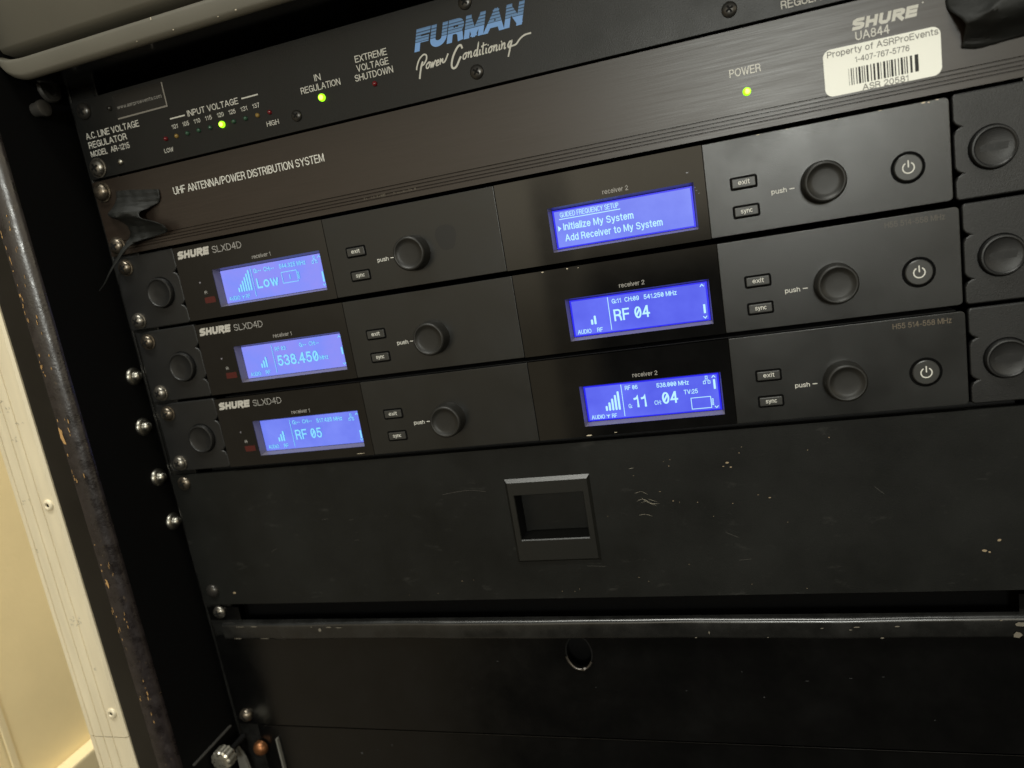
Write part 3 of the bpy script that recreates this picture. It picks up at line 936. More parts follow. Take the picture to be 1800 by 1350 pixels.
def make_receiver():
    r = thing('wireless_receiver', (241, 0, -22), 'black wireless receiver', 'wireless receiver', 'rack wireless receivers with blue displays')
    ch = MB()
    ch.box(46, 436.6, 9.0, 160, ZB + 0.6, ZT - 0.6)
    obj('chassis', ch, BODY, r)
    for k, (a, b) in enumerate(((142.15, 238.9), (338.75, 437.8))):
        mb = MB()
        if k == 1:
            pts = rrect(a, b, ZB, ZT, 1.9)
            pts = [(a, ZB)] + [p for p in pts if p[0] > a + 4] + [(a, ZT)]
            prism(mb, pts, 0.0, 3.0)
        else:
            prism(mb, [(a, ZB), (b, ZB), (b, ZT), (a, ZT)], 0.0, 3.0)
        fp = obj('front_panel', mb, PANEL, r, bevel=0.35)
    for k, (a, b) in enumerate(((44.8, 142.0), (239.25, 338.6))):
        o = SHIFT * k
        mb = MB()
        win = (67.6 + o, 137.0 + o, -37.9, -16.6)
        mb.plate(a, b, ZB, ZT, 0.02, 3.0, [win])
        dp = obj('display_panel', mb, GLASS, r)
        t = MB()
        x0, x1, z0, z1 = win
        lx0, lx1, lz0, lz1 = 68.7 + o, 136.0 + o, -36.8, -18.0
        t.add([(x0, 0.3, z0), (x1, 0.3, z0), (x1, 0.3, z1), (x0, 0.3, z1), (lx0 - .2, 5.2, lz0 - .2), (lx1 + .2, 5.2, lz0 - .2), (lx1 + .2, 5.2, lz1 + .2), (lx0 - .2, 5.2, lz1 + .2)],
              [(0, 1, 5, 4), (1, 2, 6, 5), (2, 3, 7, 6), (3, 0, 4, 7)])
        obj('display_surround', t, TUNNEL, dp)
        mb = MB()
        text(mb, 'receiver %d' % (k + 1), 95.2 + o, 107.4 + o, -14.75, 2.2, -0.04, bold=0.004)
        obj('display_lettering', mb, INKDIM if k == 0 else INKDIM, dp)
        if k == 0:
            mb = MB()
            wordmark(mb, 46.9, 69.6, -7.7, -3.5, -0.04)
            obj('brand_lettering', mb, mat('pale_grey_ink', (0.42, 0.40, 0.36), 0.6, 0.2) if 'pale_grey_ink' not in MATS else MATS['pale_grey_ink'], dp)
            mb = MB()
            text(mb, 'SLXD4D', 71.0, 90.3, -7.7, 3.7, -0.04, wt=0.10)
            obj('model_lettering', mb, INKDIM, dp)
            mb = MB()
            text(mb, 'IR', 59.2, 61.0, -29.3, 1.7, -0.04, bold=0.01)
            obj('infrared_lettering', mb, INKDIM, dp)
            mb = MB()
            mb.poly(rrect(58.2, 65.4, -34.6, -31.2, .5), -0.03)
            obj('infrared_window', mb, IRWIN, dp)
            mb = MB()
            mb.lathe((57.7, 0.02, -22.5), [(0.55, 0), (0.5, -0.1)], 12)
            obj('sync_light', mb, mat('grey_dot', (0.16, 0.15, 0.17), 0.3, 0.5) if 'grey_dot' not in MATS else MATS['grey_dot'], dp)
    for k in range(2):
        o = SHIFT * k
        for s, z in (('exit', -20.75), ('sync', -33.4)):
            mb = MB()
            prism(mb, rrect(152.7 + o, 164.5 + o, z - 2.95, z + 2.95, 1.0), -0.06, 0.5)
            w_ = obj('button_well', mb, GAP, r)
            mb = MB()
            prism(mb, rrect(153.5 + o, 163.7 + o, z - 2.1, z + 2.1, 0.5), -0.75, 0.5)
            b = obj('push_button', mb, BTNM, r, bevel=0.45)
            mb = MB()
            text(mb, s, 156.2 + o, 161.2 + o, z - 0.75, 2.1, -0.80, bold=0.004)
            obj('button_lettering', mb, INK, b)
        mb = MB()
        text(mb, 'push', 169.9 + o, 176.3 + o, -28.1, 2.15, -0.05, bold=0.004)
        obj('panel_lettering', mb, INK, r)
        mb = MB()
        mb.rect(177.5 + o, 179.6 + o, -27.2, -26.8, -0.05)
        obj('printed_tick', mb, INK, r)
        mb = MB()
        R_ = 9.0
        prof = [(R_ + .1, 0.1), (R_ + 0.05, -0.8)]
        mb.lathe((191.2 + o, 0, -26.5), [(9.15, 0.1), (9.1, -0.3), (9.0, -0.5), (8.85, -6.2), (8.6, -7.4), (8.1, -8.0), (7.6, -8.1), (7.2, -7.9), (6.6, -7.3), (5.0, -7.05), (2.0, -7.0)], 64)
        obj('control_knob', mb, KNOBM, r, smooth=40)
    mb = MB()
    mb.lathe((421.3, 0, -26.65), [(6.7, -0.05), (6.6, -0.12)], 48)
    obj('button_well', mb, GAP, r)
    mb = MB()
    mb.lathe((421.3, 0, -26.65), [(5.5, 0), (5.45, -0.6), (5.1, -0.9)], 48)
    pb = obj('power_button', mb, BTNM, r, smooth=40)
    mb = MB()
    mb.ring(421.3, -26.75, 1.95, 2.45, -0.96, 90 + 30, 450 - 30)
    mb.rect(421.05, 421.55, -26.6, -23.7, -0.97)
    obj('power_symbol', mb, INK, pb)
    for sgn, xo, xi, cx in ((-1, 0.3, 43.4, 28.6), (1, 482.3, 439.2, 453.4)):
        mb = MB()
        if sgn < 0:
            pts = ear_outline(xo, xi, 1)
        else:
            pts = ear_outline(xo, xi, -1)
        prism(mb, pts, 1.6, 4.8)
        e = obj('rack_ear', mb, EARM, r, bevel=0.9, seg=3)
        mb = MB()
        mb.lathe((cx, 1.6, -24.2), [(9.3, 0.1), (9.2, -0.05)], 48)
        obj('cap_seat', mb, GAP, e)
        mb = MB()
        mb.lathe((cx, 1.6, -24.2), [(8.7, 0), (8.7, -1.8), (8.3, -2.4), (7.7, -2.5), (7.4, -2.2), (7.0, -2.0), (2, -2.0)], 48)
        cap = obj('antenna_hole_cap', mb, EARM, e, smooth=40)
        if sgn > 0:
            mb = MB()
            wordmark(mb, cx - 5.6, cx + 5.6, -25.6, -22.8, -0.47)
            obj('embossed_lettering', mb, mat('dark_emboss', (0.0085, 0.0085, 0.0085), 0.5, 0.35) if 'dark_emboss' not in MATS else MATS['dark_emboss'], cap)
    screw(r, 8.6, -6.6, 1.6, 4.2, BRASSY, dome=2.2, washer=4.8)
    screw(r, 8.0, -38.3, 1.6, 4.2, STEEL, dome=2.2, washer=4.8, rot=0.9)
    return r


rec0 = make_receiver()
recs = [rec0]
for i in (1, 2):
    c = copy_tree(rec0)
    c.location = rec0.location + Vector((ROW[i][0] * MM, 0, (-PITCH * i + ROW[i][1]) * MM))
    recs.append(c)
recs[0]['label'] = 'top receiver of the stack, its right display showing a frequency setup menu in large type'
recs[1]['label'] = 'middle receiver of the stack, its right display reading RF 04'
recs[2]['label'] = 'bottom receiver of the stack, directly above the blank drawer front, right display reading RF 06'


def kids(o, stem):
    return sorted([c for c in children(o) if c.name.split('.')[0] == stem], key=lambda c: c.name)


# ---- what each display shows: u,v run 0..1 from the top left of the lit area
def lcd(i, k, bgm, txtm, draw, rim, parallax):
    dxx, dzz = ROW[i][0] + SHIFT * k, -PITCH * i + ROW[i][1]
    x0, x1, z0, z1 = 68.7 + dxx, 136.0 + dxx, -36.8 + dzz, -18.0 + dzz
    dp = kids(recs[i], 'display_panel')[k]
    b = MB()
    if rim:
        b.cur = 1
        b.rect(x0, x1, z0, z1, 5.2)
        b.cur = 0
        b.rect(x0 + rim, x1 - rim, z0 + rim * .8, z1 - rim * .8, 5.1)
        obj('lcd_screen', b, [bgm, LCD_RIM], dp)
    else:
        b.rect(x0, x1, z0, z1, 5.2)
        obj('lcd_screen', b, [bgm], dp)
    X = lambda u: x0 + u * (x1 - x0)
    Z = lambda v: z1 - v * (z1 - z0)
    H = z1 - z0

    class D:
        pass
    d = D()
    mb = MB()
    y = 4.95 if not parallax else 4.6
    d.pix = lambda s, u0, u1, v, h: text(mb, s, X(u0), X(u1), Z(v), h * 1.08 * H, y, wt=0.155, slash0=True)
    d.txt = lambda s, u0, u1, v, h, bold=0.03: text(mb, s, X(u0), X(u1), Z(v), h * H, y, wt=0.165 if h > .25 else 0.16, slash0=True)
    d.rect = lambda u0, u1, v0, v1: mb.rect(X(u0), X(u1), Z(v1), Z(v0), y)
    d.poly = lambda pts: mb.poly([(X(u), Z(v)) for u, v in pts], y)
    d.line = lambda pts, w_: mb.ribbon([(X(u), Z(v)) for u, v in pts], w_, y)

    def bars(n, u0, vb):
        for q in range(n):
            h = 0.14 + 0.095 * q
            uu = u0 + 0.0245 * q
            mb.poly([(px, pz) for px, pz in rrect(X(uu), X(uu + 0.016), Z(vb), Z(vb - h), 0.5)], y)
    d.bars = bars

    def outline(u0, u1, v0, v1, t=0.35):
        xa, xb, za, zb = X(u0), X(u1), Z(v1), Z(v0)
        mb.rect(xa, xb, za, za + t, y)
        mb.rect(xa, xb, zb - t, zb, y)
        mb.rect(xa, xa + t, za + t, zb - t, y)
        mb.rect(xb - t, xb, za + t, zb - t, y)
    d.outline = outline

    def battery(u0, u1, v0, v1):
        outline(u0, u1, v0, v1)
        outline(u1 + 0.003, u1 + 0.016, v0 + (v1 - v0) * .22, v1 - (v1 - v0) * .22, .3)
    d.battery = battery

    def net(u, v):
        outline(u - 0.009, u + 0.009, v, v + 0.085, .28)
        outline(u - 0.026, u - 0.007, v + 0.13, v + 0.215, .28)
        outline(u + 0.007, u + 0.026, v + 0.13, v + 0.215, .28)
        mb.rect(X(u - .016), X(u + .017), Z(v + .12), Z(v + .105), y)
    d.net = net

    def scroll(v0, v1, up=True):
        d.rect(0.957, 0.972, v0, v1)
        if up:
            d.line([(0.950, 0.115), (0.963, 0.06), (0.976, 0.115)], 0.4)
        d.line([(0.950, 0.875), (0.963, 0.93), (0.976, 0.875)], 0.4)
    d.scroll = scroll

    def ant(u, v):
        d.line([(u - .014, v - .1), (u, v - 0.05), (u + .014, v - .1)], .3)
        d.rect(u - .0025, u + .0025, v - .1, v)
    d.ant = ant
    draw(d)
    o = obj('lcd_characters', mb, txtm, dp)
    if parallax:
        me = o.data.copy()
        me.materials.clear()
        me.materials.append(LCD_SH)
        s = bpy.data.objects.new('lcd_segment_shadow', me)
        COL.objects.link(s)
        s.parent = dp
        s.location = (0.0, 0.46 * MM, 0.0)
    return o


def screen_1a(d):
    d.rect(0.302, 0.307, 0.06, 0.92)
    d.pix('G:--', 0.33, 0.405, 0.235, 0.12)
    d.pix('CH:--', 0.43, 0.53, 0.235, 0.12)
    d.pix('544.325 MHz', 0.58, 0.83, 0.235, 0.12)
    d.net(0.915, 0.04)
    d.scroll(0.52, 0.82)
    d.bars(6, 0.145, 0.72)
    d.pix('AUDIO', 0.035, 0.145, 0.93, 0.115)
    d.ant(0.178, 0.93)
    d.pix('RF', 0.205, 0.245, 0.93, 0.115)
    d.txt('Low', 0.335, 0.545, 0.70, 0.30, bold=0.012)
    d.battery(0.585, 0.735, 0.34, 0.68)
    d.rect(0.657, 0.664, 0.44, 0.58)


def screen_2a(d):
    d.rect(0.302, 0.307, 0.06, 0.92)
    d.pix('RF 03', 0.335, 0.44, 0.26, 0.12)
    d.pix('G:--', 0.575, 0.645, 0.235, 0.12)
    d.pix('CH:--', 0.67, 0.765, 0.235, 0.12)
    d.txt('538.450', 0.335, 0.735, 0.73, 0.33, bold=0.016)
    d.pix('MHz', 0.745, 0.825, 0.70, 0.12)
    d.scroll(0.40, 0.62)
    d.bars(3, 0.165, 0.72)
    d.pix('AUDIO', 0.04, 0.145, 0.94, 0.115)
    d.pix('RF', 0.195, 0.24, 0.93, 0.115)


def screen_3a(d):
    d.rect(0.302, 0.307, 0.06, 0.92)
    d.pix('G:--', 0.33, 0.405, 0.215, 0.12)
    d.pix('CH:--', 0.43, 0.525, 0.215, 0.12)
    d.pix('517.425 MHz', 0.57, 0.82, 0.235, 0.12)
    d.net(0.905, 0.06)
    d.scroll(0.60, 0.86)
    d.bars(3, 0.155, 0.72)
    d.pix('AUDIO', 0.035, 0.145, 0.93, 0.115)
    d.pix('RF', 0.195, 0.24, 0.93, 0.115)
    d.txt('RF 05', 0.335, 0.595, 0.72, 0.33, bold=0.016)


def screen_1b(d):
    d.pix('GUIDED FREQUENCY SETUP', 0.055, 0.485, 0.205, 0.125)
    d.rect(0.045, 0.495, 0.235, 0.255)
    d.poly([(0.028, 0.40), (0.052, 0.475), (0.028, 0.55)])
    d.txt('Initialize My System', 0.068, 0.580, 0.54, 0.185, bold=0.018)
    d.txt('Add Receiver to My System', 0.070, 0.775, 0.83, 0.185, bold=0.018)


def screen_2b(d):
    d.rect(0.285, 0.290, 0.05, 0.92)
    d.pix('G:11', 0.315, 0.385, 0.235, 0.115)
    d.pix('CH:09', 0.410, 0.515, 0.235, 0.115)
    d.pix('541.250 MHz', 0.550, 0.785, 0.235, 0.115)
    d.txt('RF 04', 0.318, 0.580, 0.71, 0.32, bold=0.020)
    d.scroll(0.57, 0.80)
    d.bars(2, 0.142, 0.72)
    d.pix('AUDIO', 0.032, 0.135, 0.935, 0.11)
    d.pix('RF', 0.180, 0.222, 0.935, 0.11)


def screen_3b(d):
    d.rect(0.285, 0.290, 0.05, 0.93)
    d.pix('RF 06', 0.315, 0.41, 0.215, 0.115)
    d.pix('538.000 MHz', 0.550, 0.785, 0.235, 0.115)
    d.net(0.912, 0.05)
    d.scroll(0.16, 0.42)
    d.bars(5, 0.150, 0.74)
    d.pix('G:', 0.325, 0.352, 0.725, 0.115)
    d.txt('11', 0.368, 0.468, 0.72, 0.33, bold=0.02)
    d.pix('CH:', 0.520, 0.570, 0.70, 0.115)
    d.txt('04', 0.580, 0.695, 0.70, 0.33, bold=0.02)
    d.pix('TV:25', 0.742, 0.842, 0.49, 0.115)
    d.battery(0.785, 0.930, 0.60, 0.92)
    d.pix('AUDIO', 0.032, 0.135, 0.945, 0.11)
    d.ant(0.162, 0.945)
    d.pix('RF', 0.190, 0.228, 0.945, 0.11)


lcd(0, 0, LCD_A, LCD_TXT_L, screen_1a, 0, True)
lcd(1, 0, LCD_A, LCD_TXT_L, screen_2a, 0, True)
lcd(2, 0, LCD_C, LCD_TXT_L, screen_3a, 0, True)
lcd(0, 1, LCD_C, LCD_TXT, screen_1b, 0.9, False)
lcd(1, 1, LCD_B, LCD_TXT, screen_2b, 0.9, False)
lcd(2, 1, LCD_B, LCD_TXT, screen_3b, 0.9, False)
# band printing on the lower two, and small paint chips on the panel edges
for i, ink in ((1, INKFADE), (2, INKWARM)):
    m = MB()
    zz = -PITCH * i + ROW[i][1]
    text(m, 'H55 514-558 MHz', 409.1 + ROW[i][0], 432.4 + ROW[i][0], -5.7 + zz, 2.5, -0.05, bold=0.004)
    obj('band_lettering', m, ink, kids(recs[i], 'front_panel')[1])


def flecks(name, parent, pts, y, m_, size=(0.3, 0.9)):
    mb = MB()
    for q, p in enumerate(pts):
        x, z = p[0], p[1]
        a = p[2] if len(p) > 2 else random.uniform(*size)
        b = p[3] if len(p) > 3 else a * random.uniform(.3, .7)
        mb.poly([(x + a * math.cos(t) * random.uniform(.7, 1.1), z + b * math.sin(t) * random.uniform(.7, 1.1)) for t in (0, .9, 1.9, 2.9, 3.8, 5.0)], y - 0.002 * (q % 5))
    return obj(name, mb, m_, parent)


fps = kids(recs[0], 'front_panel')
flecks('edge_chips', fps[1], [(428.4, -1.7, 1.0, .35), (430.4, -1.9, .5, .3), (433.5, -1.5, .8, .2), (395, -1.45, .7, .15), (363, -1.5, .8, .15), (375, -1.45, .5, .15), (412, -1.4, .9, .15)], -0.05, PAINTCHIP)
flecks('edge_chips', kids(recs[1], 'display_panel')[1], [(257, -46.5, .8, .3), (269.5, -46.7, .5, .3), (275, -47, .3, .2)], -0.03, PAINTCHIP)
flecks('edge_chips', kids(recs[2], 'display_panel')[1], [(268.2, -132.4, 2.0, .35), (282, -132, .8, .2)], -0.03, PAINTCHIP)
flecks('edge_chips', kids(recs[2], 'display_panel')[0], [(136, -131.6, 3.0, .15)], -0.03, PAINTCHIP)
flecks('dust_specks', kids(recs[0], 'display_panel')[1], [(331.2, -12.0, .7, .3), (334.5, -20.5, .6, .12), (335.4, -22.0, .5, .1), (333.9, -19.0, .4, .1)], -0.03, mat('dust', (0.25, 0.26, 0.28), .8, .2))
m = MB()
for (x, z, rx, rz) in ((210.0, -21.5, 5.6, 7.2),):
    m.poly([(x + rx * math.cos(a) * (1 + .1 * math.sin(3 * a)), z + rz * math.sin(a) * (1 + .12 * math.cos(2 * a))) for a in [i * math.pi / 12 for i in range(24)]], -0.03 if x > 205 else -0.028)
obj('finger_smudge', m, mat('smudge', (0.0060, 0.0060, 0.0056), 0.44, 0.42), fps[0])

# ------------------------------------------------------------------ blank drawer with recessed latch
drw = thing('rack_drawer', (241, 2, -222), 'scratched black blank drawer front with square recessed latch in the middle', 'drawer')
YD = 2.0
m = MB()
m.plate(0.3, 482.3, -224.9, -136.3, YD, YD + 3, [(220.6, 261.6, -190.5, -161.5)])
obj('front_panel', m, DRAWM, drw, bevel=0.3)
m = MB()
m.box(18, 464, YD + 16, 350, -224, -137)
obj('drawer_box', m, BODY, drw)
m = MB()
fo = (217.6, 264.6, -202.4, -153.7)
fi = (219.2, 263.2, -200.9, -155.6)
ho = (221.9, 260.4, -189.3, -162.6)


def frame_ring(a, b, ya, yb):
    A = [(a[0], ya, a[2]), (a[1], ya, a[2]), (a[1], ya, a[3]), (a[0], ya, a[3])]
    B = [(b[0], yb, b[2]), (b[1], yb, b[2]), (b[1], yb, b[3]), (b[0], yb, b[3])]
    m.add(A + B, [(0, 1, 5, 4), (1, 2, 6, 5), (2, 3, 7, 6), (3, 0, 4, 7)])


frame_ring(fo, fi, YD - 0.02, YD - 1.7)
frame_ring(fi, ho, YD - 1.7, YD - 1.7)
hi = (ho[0] + .35, ho[1] - .35, ho[2] + .6, ho[3] - .35)
frame_ring(ho, hi, YD - 1.7, YD - 1.2)
lf = obj('latch_frame', m, mat('latch_plastic', (0.0055, 0.0058, 0.0050), 0.36, 0.5, bump=(1600, 0.15)), drw)
m = MB()
frame_ring(hi, hi, YD - 1.2, YD + 15)
obj('latch_recess', m, GAP, lf)
m = MB()
m.add([(hi[0] + .15, YD + 10.5, hi[3] - 0.2), (hi[1] - .15, YD + 10.5, hi[3] - 0.2), (hi[1] - .15, YD + 10.2, hi[2] + 0.1), (hi[0] + .15, YD + 10.2, hi[2] + 0.1)], [(0, 1, 2, 3)])
obj('latch_paddle', m, DRAWM, lf)
m = MB()
m.add([(hi[0] + .15, YD - 1.0, hi[2] + 0.15), (hi[1] - .15, YD - 1.0, hi[2] + 0.15), (hi[1] - .15, YD + 10.1, hi[2] + 0.6), (hi[0] + 3.4, YD + 10.1, hi[2] + 0.6)], [(0, 1, 2, 3)])
obj('latch_floor', m, mat('dull_recess_floor', (0.0025, 0.0025, 0.0022), 0.8, 0.06), lf)
screw(drw, 9.0, -141.6, YD, 4.4, BRASSY, dome=2.0)
screw(drw, 8.9, -215.2, YD, 4.4, DARKSCREW, dome=2.0, phillips=False)
# scratches and flecks where paint has gone
m = MB()
for q, (pts, wd) in enumerate((
        ([(286.8, -166.2), (290.5, -165.4), (293.5, -167.2)], .18), ([(287.5, -170.5), (291, -169.6), (295.0, -172.2), (299, -172.4)], .3), ([(290, -168.8), (293, -171.5), (297.5, -173.6)], .2),
        ([(293, -169.4), (298, -171.6)], .2), ([(287.6, -178.4), (291, -178.0), (294.5, -179.4)], .25), ([(285.6, -152.6), (288.5, -152.2)], .25), ([(289, -171.8), (294, -170.2)], .12))):
    m.ribbon(spline(pts, 4), [wd * 0.55 * (0.25 + 0.75 * abs(math.sin(i * 2.3)) ) * (0.35 + 0.65 * math.sin(math.pi * i / (4 * (len(pts) - 1)))) for i in range(4 * (len(pts) - 1) + 1)], YD - 0.05 - .003 * (q % 4))
obj('scratches', m, mat('scratched_primer', (0.36, 0.33, 0.26), .6, .3), drw)
m = MB()
for q, pts in enumerate(([(118, -172), (121, -171.8)], [(100, -171), (104, -170.5)], [(119, -185), (122, -184.8)], [(335, -205.5), (341, -205)], [(60, -190), (64, -188)], [(180, -160), (196, -158.5), (206, -160)], [(330, -190), (336, -193)], [(400, -170), (404, -174)], [(256, -206), (266, -206.6)])):
    m.ribbon(spline(pts, 4), 0.16, YD - 0.05 - .003 * (q % 4))
obj('faint_scratches', m, mat('faint_scratch', (0.055, 0.052, 0.045), .6, .3), drw)
sp = [(287.6, -156.5), (303.6, -150), (306, -152.6, .35), (307, -149.3, .3), (334.5, -153.0, 1.0, .6), (336, -155.4, .7, .4), (332.5, -154.8, .5), (340.6, -148.4, .35), (342, -145.4, .3), (347.5, -170.8, .4), (352.8, -172.6, .8, .35),
      (335, -174.6, .4), (318, -173, .3), (325, -181, .3), (360, -186, .3), (372, -149.5, .3), (382, -144, .4), (283, -213.6, .4), (288, -216, .4), (240, -220.7, .3), (247, -221, .3), (250, -219.5, .25),
      (182, -213, .4), (189, -212.5, .25), (147, -221, .3), (165.6, -220.5, .4), (300, -166, .5), (306, -171.5, .4), (309, -172.4, .3), (340, -219, .3), (366, -222, .3), (310, -207, .3), (271, -178, .3),
      (444.5, -204.6, 1.2, .7), (446.5, -205.4, .6, .5), (450.6, -199.6, .9, .7), (25, -217.0, 1.3, .9)]
flecks('paint_chips', drw, sp, YD - 0.04, mat('tan_chip', (0.26, 0.20, 0.125), .6, .3), (.2, .4))

# ------------------------------------------------------------------ lower shelf panel with folded lip
shf = thing('shelf_panel', (241, 2, -315), 'glossy black shelf panel with worn folded lip and round hole under it', 'rack panel')
m = MB()
YS = 3.0
# plate with an oval hole: build as polygon ring round the hole inside a rectangular patch
hx, hz, ha, hb = 243.4, -259.2, 7.4, 10.2
px0, px1, pz0, pz1 = 225.0, 260.0, -279.0, -248.2
m.rect(0.3, px0, -313.6, -248.2, YS)
m.rect(px1, 482.3, -313.6, -248.2, YS)
m.rect(0.3, 24, -236.6, -227.6, YS)
m.rect(458, 482.3, -236.6, -227.6, YS)
m.rect(px0, px1, -313.6, pz0, YS)
N = 40
ov, sq = [], []
for i in range(N):
    a = 2 * math.pi * i / N
    c, s = math.cos(a), math.sin(a)
    ov.append((hx + ha * c, YS, hz + hb * s))
    k = min((px1 - hx) / c if c > 1e-6 else (px0 - hx) / c if c < -1e-6 else 1e9, (pz1 - hz) / s if s > 1e-6 else (pz0 - hz) / s if s < -1e-6 else 1e9)
    sq.append((hx + k * c, YS, hz + k * s))
for (cx, cz) in ((px0, pz0), (px1, pz0), (px0, pz1), (px1, pz1)):
    j = min(range(N), key=lambda i: (sq[i][0] - cx) ** 2 + (sq[i][2] - cz) ** 2)
    sq[j] = (cx, YS, cz)
m.add(ov + sq, [(i, (i + 1) % N, N + (i + 1) % N, N + i) for i in range(N)])
m.add(ov + [(x, YS + 3, z) for x, y, z in ov], [(i, (i + 1) % N, N + (i + 1) % N, N + i) for i in range(N)])
m.add([(0.3, YS, -313.6), (482.3, YS, -313.6), (482.3, YS + 3, -313.6), (0.3, YS + 3, -313.6)], [(0, 1, 2, 3)])
obj('front_panel', m, GLOSSB, shf)
m = MB()
sec = [(-236.6, 3.0), (-236.8, 1.2), (-237.1, 0.2), (-237.6, -0.5), (-238.4, -1.0), (-239.4, -1.2), (-246.6, -1.2), (-247.6, -1.0), (-248.2, -0.3), (-248.2, 3.0)]
nx = 60
vs = []
for k in range(nx + 1):
    x = 11.5 + (482.0 - 11.5) * k / nx
    wob = 0.25 * math.sin(k * .7) * math.sin(k * .23)
    vs += [(x, y + (wob if y < 2 else 0), z - (0.25 * math.sin(k * .31) if y < 2 else 0)) for z, y in sec]
n = len(sec)
m.add(vs, [(k * n + i, k * n + i + 1, (k + 1) * n + i + 1, (k + 1) * n + i) for k in range(nx) for i in range(n - 1)])
m.add([vs[i] for i in range(n)], [list(range(n))])
obj('folded_lip', m, LIPM, shf, smooth=40)
m = MB()
vs = []
n = 10
for i in range(29):
    a = math.radians(180 + 20 + (320 - 180) * i / 28 - 20 + 10)
    rr = 0.75 + (0.45 if 17 < i < 20 else 0)
    c = (hx + (ha + .2) * math.cos(a), YS - .2, hz + (hb + .2) * math.sin(a))
    rad = Vector((math.cos(a), 0, math.sin(a)))
    for k in range(n):
        b = 2 * math.pi * k / n
        vs.append((c[0] + rad.x * rr * math.cos(b), c[1] + rr * math.sin(b), c[2] + rad.z * rr * math.cos(b)))
m.add(vs, [(j * n + k, j * n + (k + 1) % n, (j + 1) * n + (k + 1) % n, (j + 1) * n + k) for j in range(28) for k in range(n)])
ring_src = m
obj('hole_rim', m, mat('worn_hole_rim', (0.11, 0.10, 0.09), .35, .5, metal=.9), shf, smooth=60)
m = MB()
vs = []
for i in range(48):
    a = 2 * math.pi * i / 48
    for k in range(6):
        b = 2 * math.pi * k / 6
        rr = 0.45
        vs.append((hx + (ha + rr * math.cos(b)) * math.cos(a), YS - .05 + rr * .5 * math.sin(b), hz + (hb + rr * math.cos(b)) * math.sin(a)))
m.add(vs, [(j * 6 + k, j * 6 + (k + 1) % 6, ((j + 1) % 48) * 6 + (k + 1) % 6, ((j + 1) % 48) * 6 + k) for j in range(48) for k in range(6)])
obj('hole_edge', m, mat('dim_hole_edge', (0.006, 0.006, 0.006), .6, .08), shf, smooth=60)
m = MB()
m.box(18, 464, YS + 12, 350, -313, -231)
obj('chassis', m, GAP, shf)
screw(shf, 9.2, -230.6, YS - .3, 4.3, STEEL, dome=2.2, rot=.2)
screw(shf, 8.8, -306.5, YS, 4.6, BRASSY, dome=3.4, rot=.7)
flecks('paint_chips', shf, [(316, -244.2, .4, 1.0), (309, -247, .6, .3), (345, -247, .5, .2), (387, -241.5, 1.8, .4), (384, -243, .9, .3), (405, -241.2, 1.4, .4), (398, -247.4, .9, .4), (371, -242, .9, .3),
                            (457, -240.5, 3.0, 1.2), (455.5, -246, 1.9, 1.8), (449, -238.4, .8, .4), (90, -239.6, 2.2, .4), (97, -240, 2.2, .3), (83.5, -241.5, 1.2, 1.4), (78, -239.4, .6, .3), (36, -238.9, 3.0, .35), (26, -239, 4, .2), (22, -247.2, 3.4, .3), (42, -247.2, 4, .25)], -1.6, mat('worn_lip_metal', (0.14, 0.125, 0.098), .5, .4))
flecks('dust_specks', shf, [(362, -275, 1.2, .2), (383, -273, .9, .2), (398, -272, .6, .2), (340, -285, .5, .4), (300, -282, .5), (250, -281, .4), (194, -265, .6), (140, -270, .3), (420, -296, .4), (330, -270, .4), (175, -283, .3)], YS - .05, mat('faint_dust', (0.035, 0.035, 0.035), .8, .2))

# ------------------------------------------------------------------ unit at the very bottom, only its upper edge is in view
low = thing('lower_blank_panel', (241, 3, -360), 'black blank panel at the very bottom of the rack, mostly in shadow', 'rack panel')
m = MB()
m.plate(14, 482.3, -398, -315.4, 4.2, 7.0)
obj('front_panel', m, GLOSSB, low, bevel=0.4)
flecks('dust_specks', low, [(112, -326, .3, .8), (89, -333, .9, .9), (101, -330, .4), (77, -322, .4)], 4.15, MATS['faint_dust'])
m = MB()
m.add([(-4.0, -1, -328.2), (-1.5, -1.5, -329.2), (2.5, -2, -337.0), (4.5, -2, -350), (-5.0, -1, -350), (-4.0, 1, -328.2), (-1.5, .5, -329.2), (2.5, 0, -337.0), (4.5, 0, -350), (-5.0, 1, -350)],
      [(0, 1, 2, 3, 4), (9, 8, 7, 6, 5), (0, 5, 6, 1), (1, 6, 7, 2), (2, 7, 8, 3), (4, 9, 5, 0)])
obj('grey_tab', m, GREYPL, low)
m = MB()
m.lathe((14.0, 3.0, -331.0), [(5.0, 0), (5.0, -1.5), (4.4, -3.2), (3.2, -4.4), (1.6, -4.9)], 24)
obj('copper_screw', m, RUST, low, smooth=50)
m = MB()
n = 48
prof = [(7.0, 2), (7.0, -4.4), (6.2, -5.4), (3.5, -5.8)]
vs = []
for r_, d_ in prof:
    for i in range(n):
        a = 2 * math.pi * i / n
        rr = r_ * (1.0 + (0.06 if i % 4 < 2 else -0.03) * (1 if r_ > 5 else 0))
        vs.append((0.2 + rr * math.cos(a), -15.0 + d_, -324.5 + rr * math.sin(a)))
m.add(vs, [(k * n + i, k * n + (i + 1) % n, (k + 1) * n + (i + 1) % n, (k + 1) * n + i) for k in range(3) for i in range(n)] + [list(range(3 * n, 4 * n))])
ts = obj('thumb_screw', m, mat('knurled_zinc', (0.60, 0.57, 0.48), 0.32, 0.5, metal=0.9, mottle=(500, .2, .1)), low, smooth=30)
m = MB()
m.lathe((0.2, -13.0, -324.5), [(2.0, 0), (2.0, 17.2)], 16)
obj('screw_stem', m, SLOT, ts, smooth=40)
m = MB()
m.box(27.2, 28.4, 2.0, 4.4, -360, -324)
obj('edge_strip', m, GREYPL, low)
m = MB()
